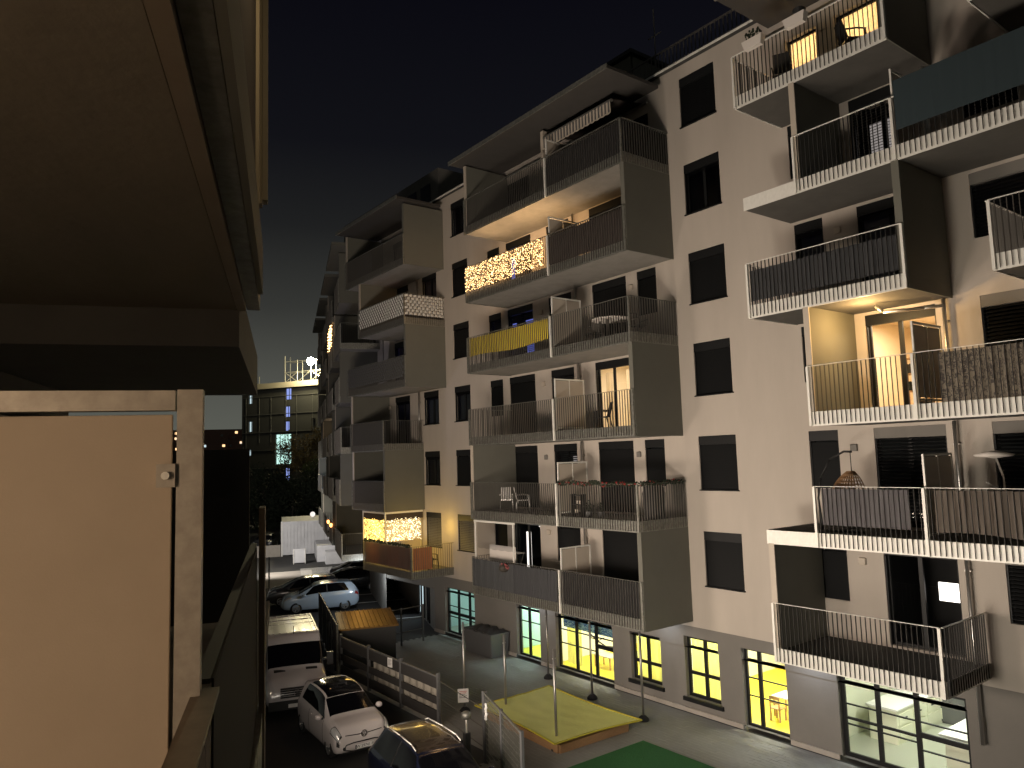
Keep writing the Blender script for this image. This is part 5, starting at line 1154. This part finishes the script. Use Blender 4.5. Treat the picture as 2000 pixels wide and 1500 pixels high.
MB().bar((1.05,0,2.22),(.95,0,2.48),.02).build('antenna','black',t); MB().box(1.75,1.77,-.62,-.25,1.36,1.44).build('parking_card','panel_white',t)
MB().bar((2.0,-.6,1.34),(1.95,.0,1.42),.02).bar((2.0,.05,1.35),(1.95,.6,1.39),.02).build('wiper','black',t)
p=MB().box(2.802,2.815,-.26,.26,.36,.47).build('number_plate','white',t)
# --- dark car with brown roof in the foreground
SV=[(-2.2,.45,.82,.95,.70,.46),(-2.12,.32,.98,1.12,.80,.46),(-1.95,.26,1.02,1.42,.86,.46),(-1.75,.22,1.02,1.54,.885,.50),(-1.0,.22,1.0,1.62,.90,.56),(0,.22,.985,1.63,.91,.58),(.45,.22,.975,1.57,.91,.58),(1.25,.22,.96,1.10,.90,.72),(1.7,.24,.92,1.04,.89,.72),(2.0,.26,.84,.94,.86,.68),(2.15,.30,.72,.80,.80,.62),(2.2,.4,.55,.62,.70,.52)]
t,c=car('estate_car','dark blue estate car with roof rails and brown roof at the bottom edge','car',(-15.4,9.05,G0),R(-6.5),SV,'paint_blue_dark',(1.4,-1.3),.34)
c.patch('windscreen','glass_dark',t,(1.18,.52),(0,0),8.15,0,.006,12,10,join=True)
c.patch('side_window','glass_dark',t,(-1.75,.98),(-1.5,.42),6.35,8.05,.006,20,6); c.patch('rear_window','glass_dark',t,(-1.86,-2.05),(0,0),8.2,0,.006,12,4,join=True)
c.patch('roof_panel','paint_brown',t,(.50,-1.72),(0,0),8.9,0,.004,14,14,join=True)
for sd in (-1,1):
    MB().tube([(-1.55,sd*.50,1.57),(-1.4,sd*.52,1.62),(-.6,sd*.54,1.66),(0.1,sd*.55,1.66),(.32,sd*.55,1.60)],.028,8).build('roof_rail','galv',t,smooth=True)
    pl_=MB(); pl_.bar(c.P(-.5,6.3,sd,.01),c.P(-.45,8.1,sd,.01),.06,.02); pl_.build('window_pillar','black',t)
c.patch('headlight','lamp_glass',t,(1.6,2.05),(1.65,2.0),5.5,7.8,.01,8,6)
MB().ball((.62,0,1.42),.05,8,5).build('interior_mirror','chrome',t); small_bits(t,c,.90,1.4,.95,1.05,'paint_blue_dark',2.21,.42)
# --- row of parked cars beyond the van
HB=[(-2.05,.42,.80,.95,.68,.55),(-1.98,.30,.95,1.10,.80,.60),(-1.80,.24,1.0,1.40,.855,.58),(-1.6,.20,1.0,1.49,.87,.60),(-.9,.20,.97,1.53,.88,.61),(0,.20,.945,1.51,.88,.61),(.35,.20,.93,1.43,.88,.60),(1.2,.20,.90,1.02,.87,.70),(1.6,.22,.86,.97,.86,.68),(1.88,.25,.76,.86,.82,.62),(2.0,.30,.64,.72,.76,.56),(2.05,.38,.52,.58,.66,.48)]
SD=[(-2.3,.42,.80,.92,.70,.58),(-2.2,.30,.93,1.02,.82,.66),(-1.75,.22,.98,1.08,.88,.68),(-1.1,.20,.97,1.36,.89,.60),(-.6,.20,.95,1.44,.90,.60),(.1,.20,.93,1.42,.90,.60),(.45,.20,.92,1.35,.90,.60),(1.25,.20,.90,1.0,.89,.72),(1.8,.22,.80,.90,.85,.68),(2.15,.26,.62,.70,.76,.58),(2.3,.38,.5,.56,.6,.45)]
ph=math.atan2(-.94,-.342)
for nm,l,stn,pt,s_,t_,rr in (('parked_hatchback','pale ice blue hatchback nearest in the row of parked cars',HB,'paint_ice_blue',43.5,1.9,.31),('parked_hatchback','dark grey hatchback second in the row, behind the ice blue car',HB,'paint_grey',46.1,1.1,.31),('parked_saloon','black car with bright roof edge, third in the parked row',SD,'paint_black',49.0,3.9,.32),('parked_saloon','silver saloon farthest in the parked row',SD,'paint_silver',52.2,5.2,.32)):
    p=st(s_,t_,0); wb_=(1.28,-1.28) if stn is HB else (1.42,-1.38)
    rzz=ph if s_<50 else ph+math.pi
    t,c=car(nm,l,'car',(p[0],p[1],G0),rzz,stn,pt,wb_,rr,'cars parked side by side across the street')
    c.patch('windscreen','glass_dark',t,(1.12,.42),(0,0),8.15,0,.006,10,8,join=True)
    a,b_=(-1.5,.9) if stn is HB else (-1.15,.95)
    c.patch('side_window','glass_dark',t,(a,b_),(a+.25,.38),6.35,8.05,.006,16,6)
    c.patch('rear_window','glass_dark',t,(-1.7,-1.92) if stn is HB else (-.95,-1.62),(0,0),8.2,0,.006,10,4,join=True)
    c.patch('headlight','lamp_glass',t,(1.5,1.92),(1.55,1.86),5.6,7.8,.01,6,5); c.patch('tail_light','lamp_red',t,(-2.02,-1.80),(-1.99,-1.85),4.8,6.2,.01,4,4)
    if stn is HB:
        for sd in (1,-1): MB().bar(c.P(-.35,6.3,sd,.01),c.P(-.32,8.05,sd,.01),.06,.02).build('window_pillar','black',t)
    small_bits(t,c,max(q[4] for q in stn),1.3,.85,.98,pt,stn[-1][0]+.01,.42)
p=st(77,-1.7,0)
t,c=car('distant_car','dark saloon with lit roof edge behind the low white wall','car',(p[0],p[1],G0),ph+1.4,SD,'paint_grey',(1.42,-1.38),.32)
c.patch('windscreen','glass_dark',t,(1.12,.46),(0,0),8.15,0,.006,10,8,join=True); c.patch('side_window','glass_dark',t,(-1.15,.95),(-.9,.38),6.35,8.05,.006,12,5); c.patch('headlight','lamp_glass',t,(1.6,2.1),(1.6,2.05),5.4,7.8,.01,6,5)
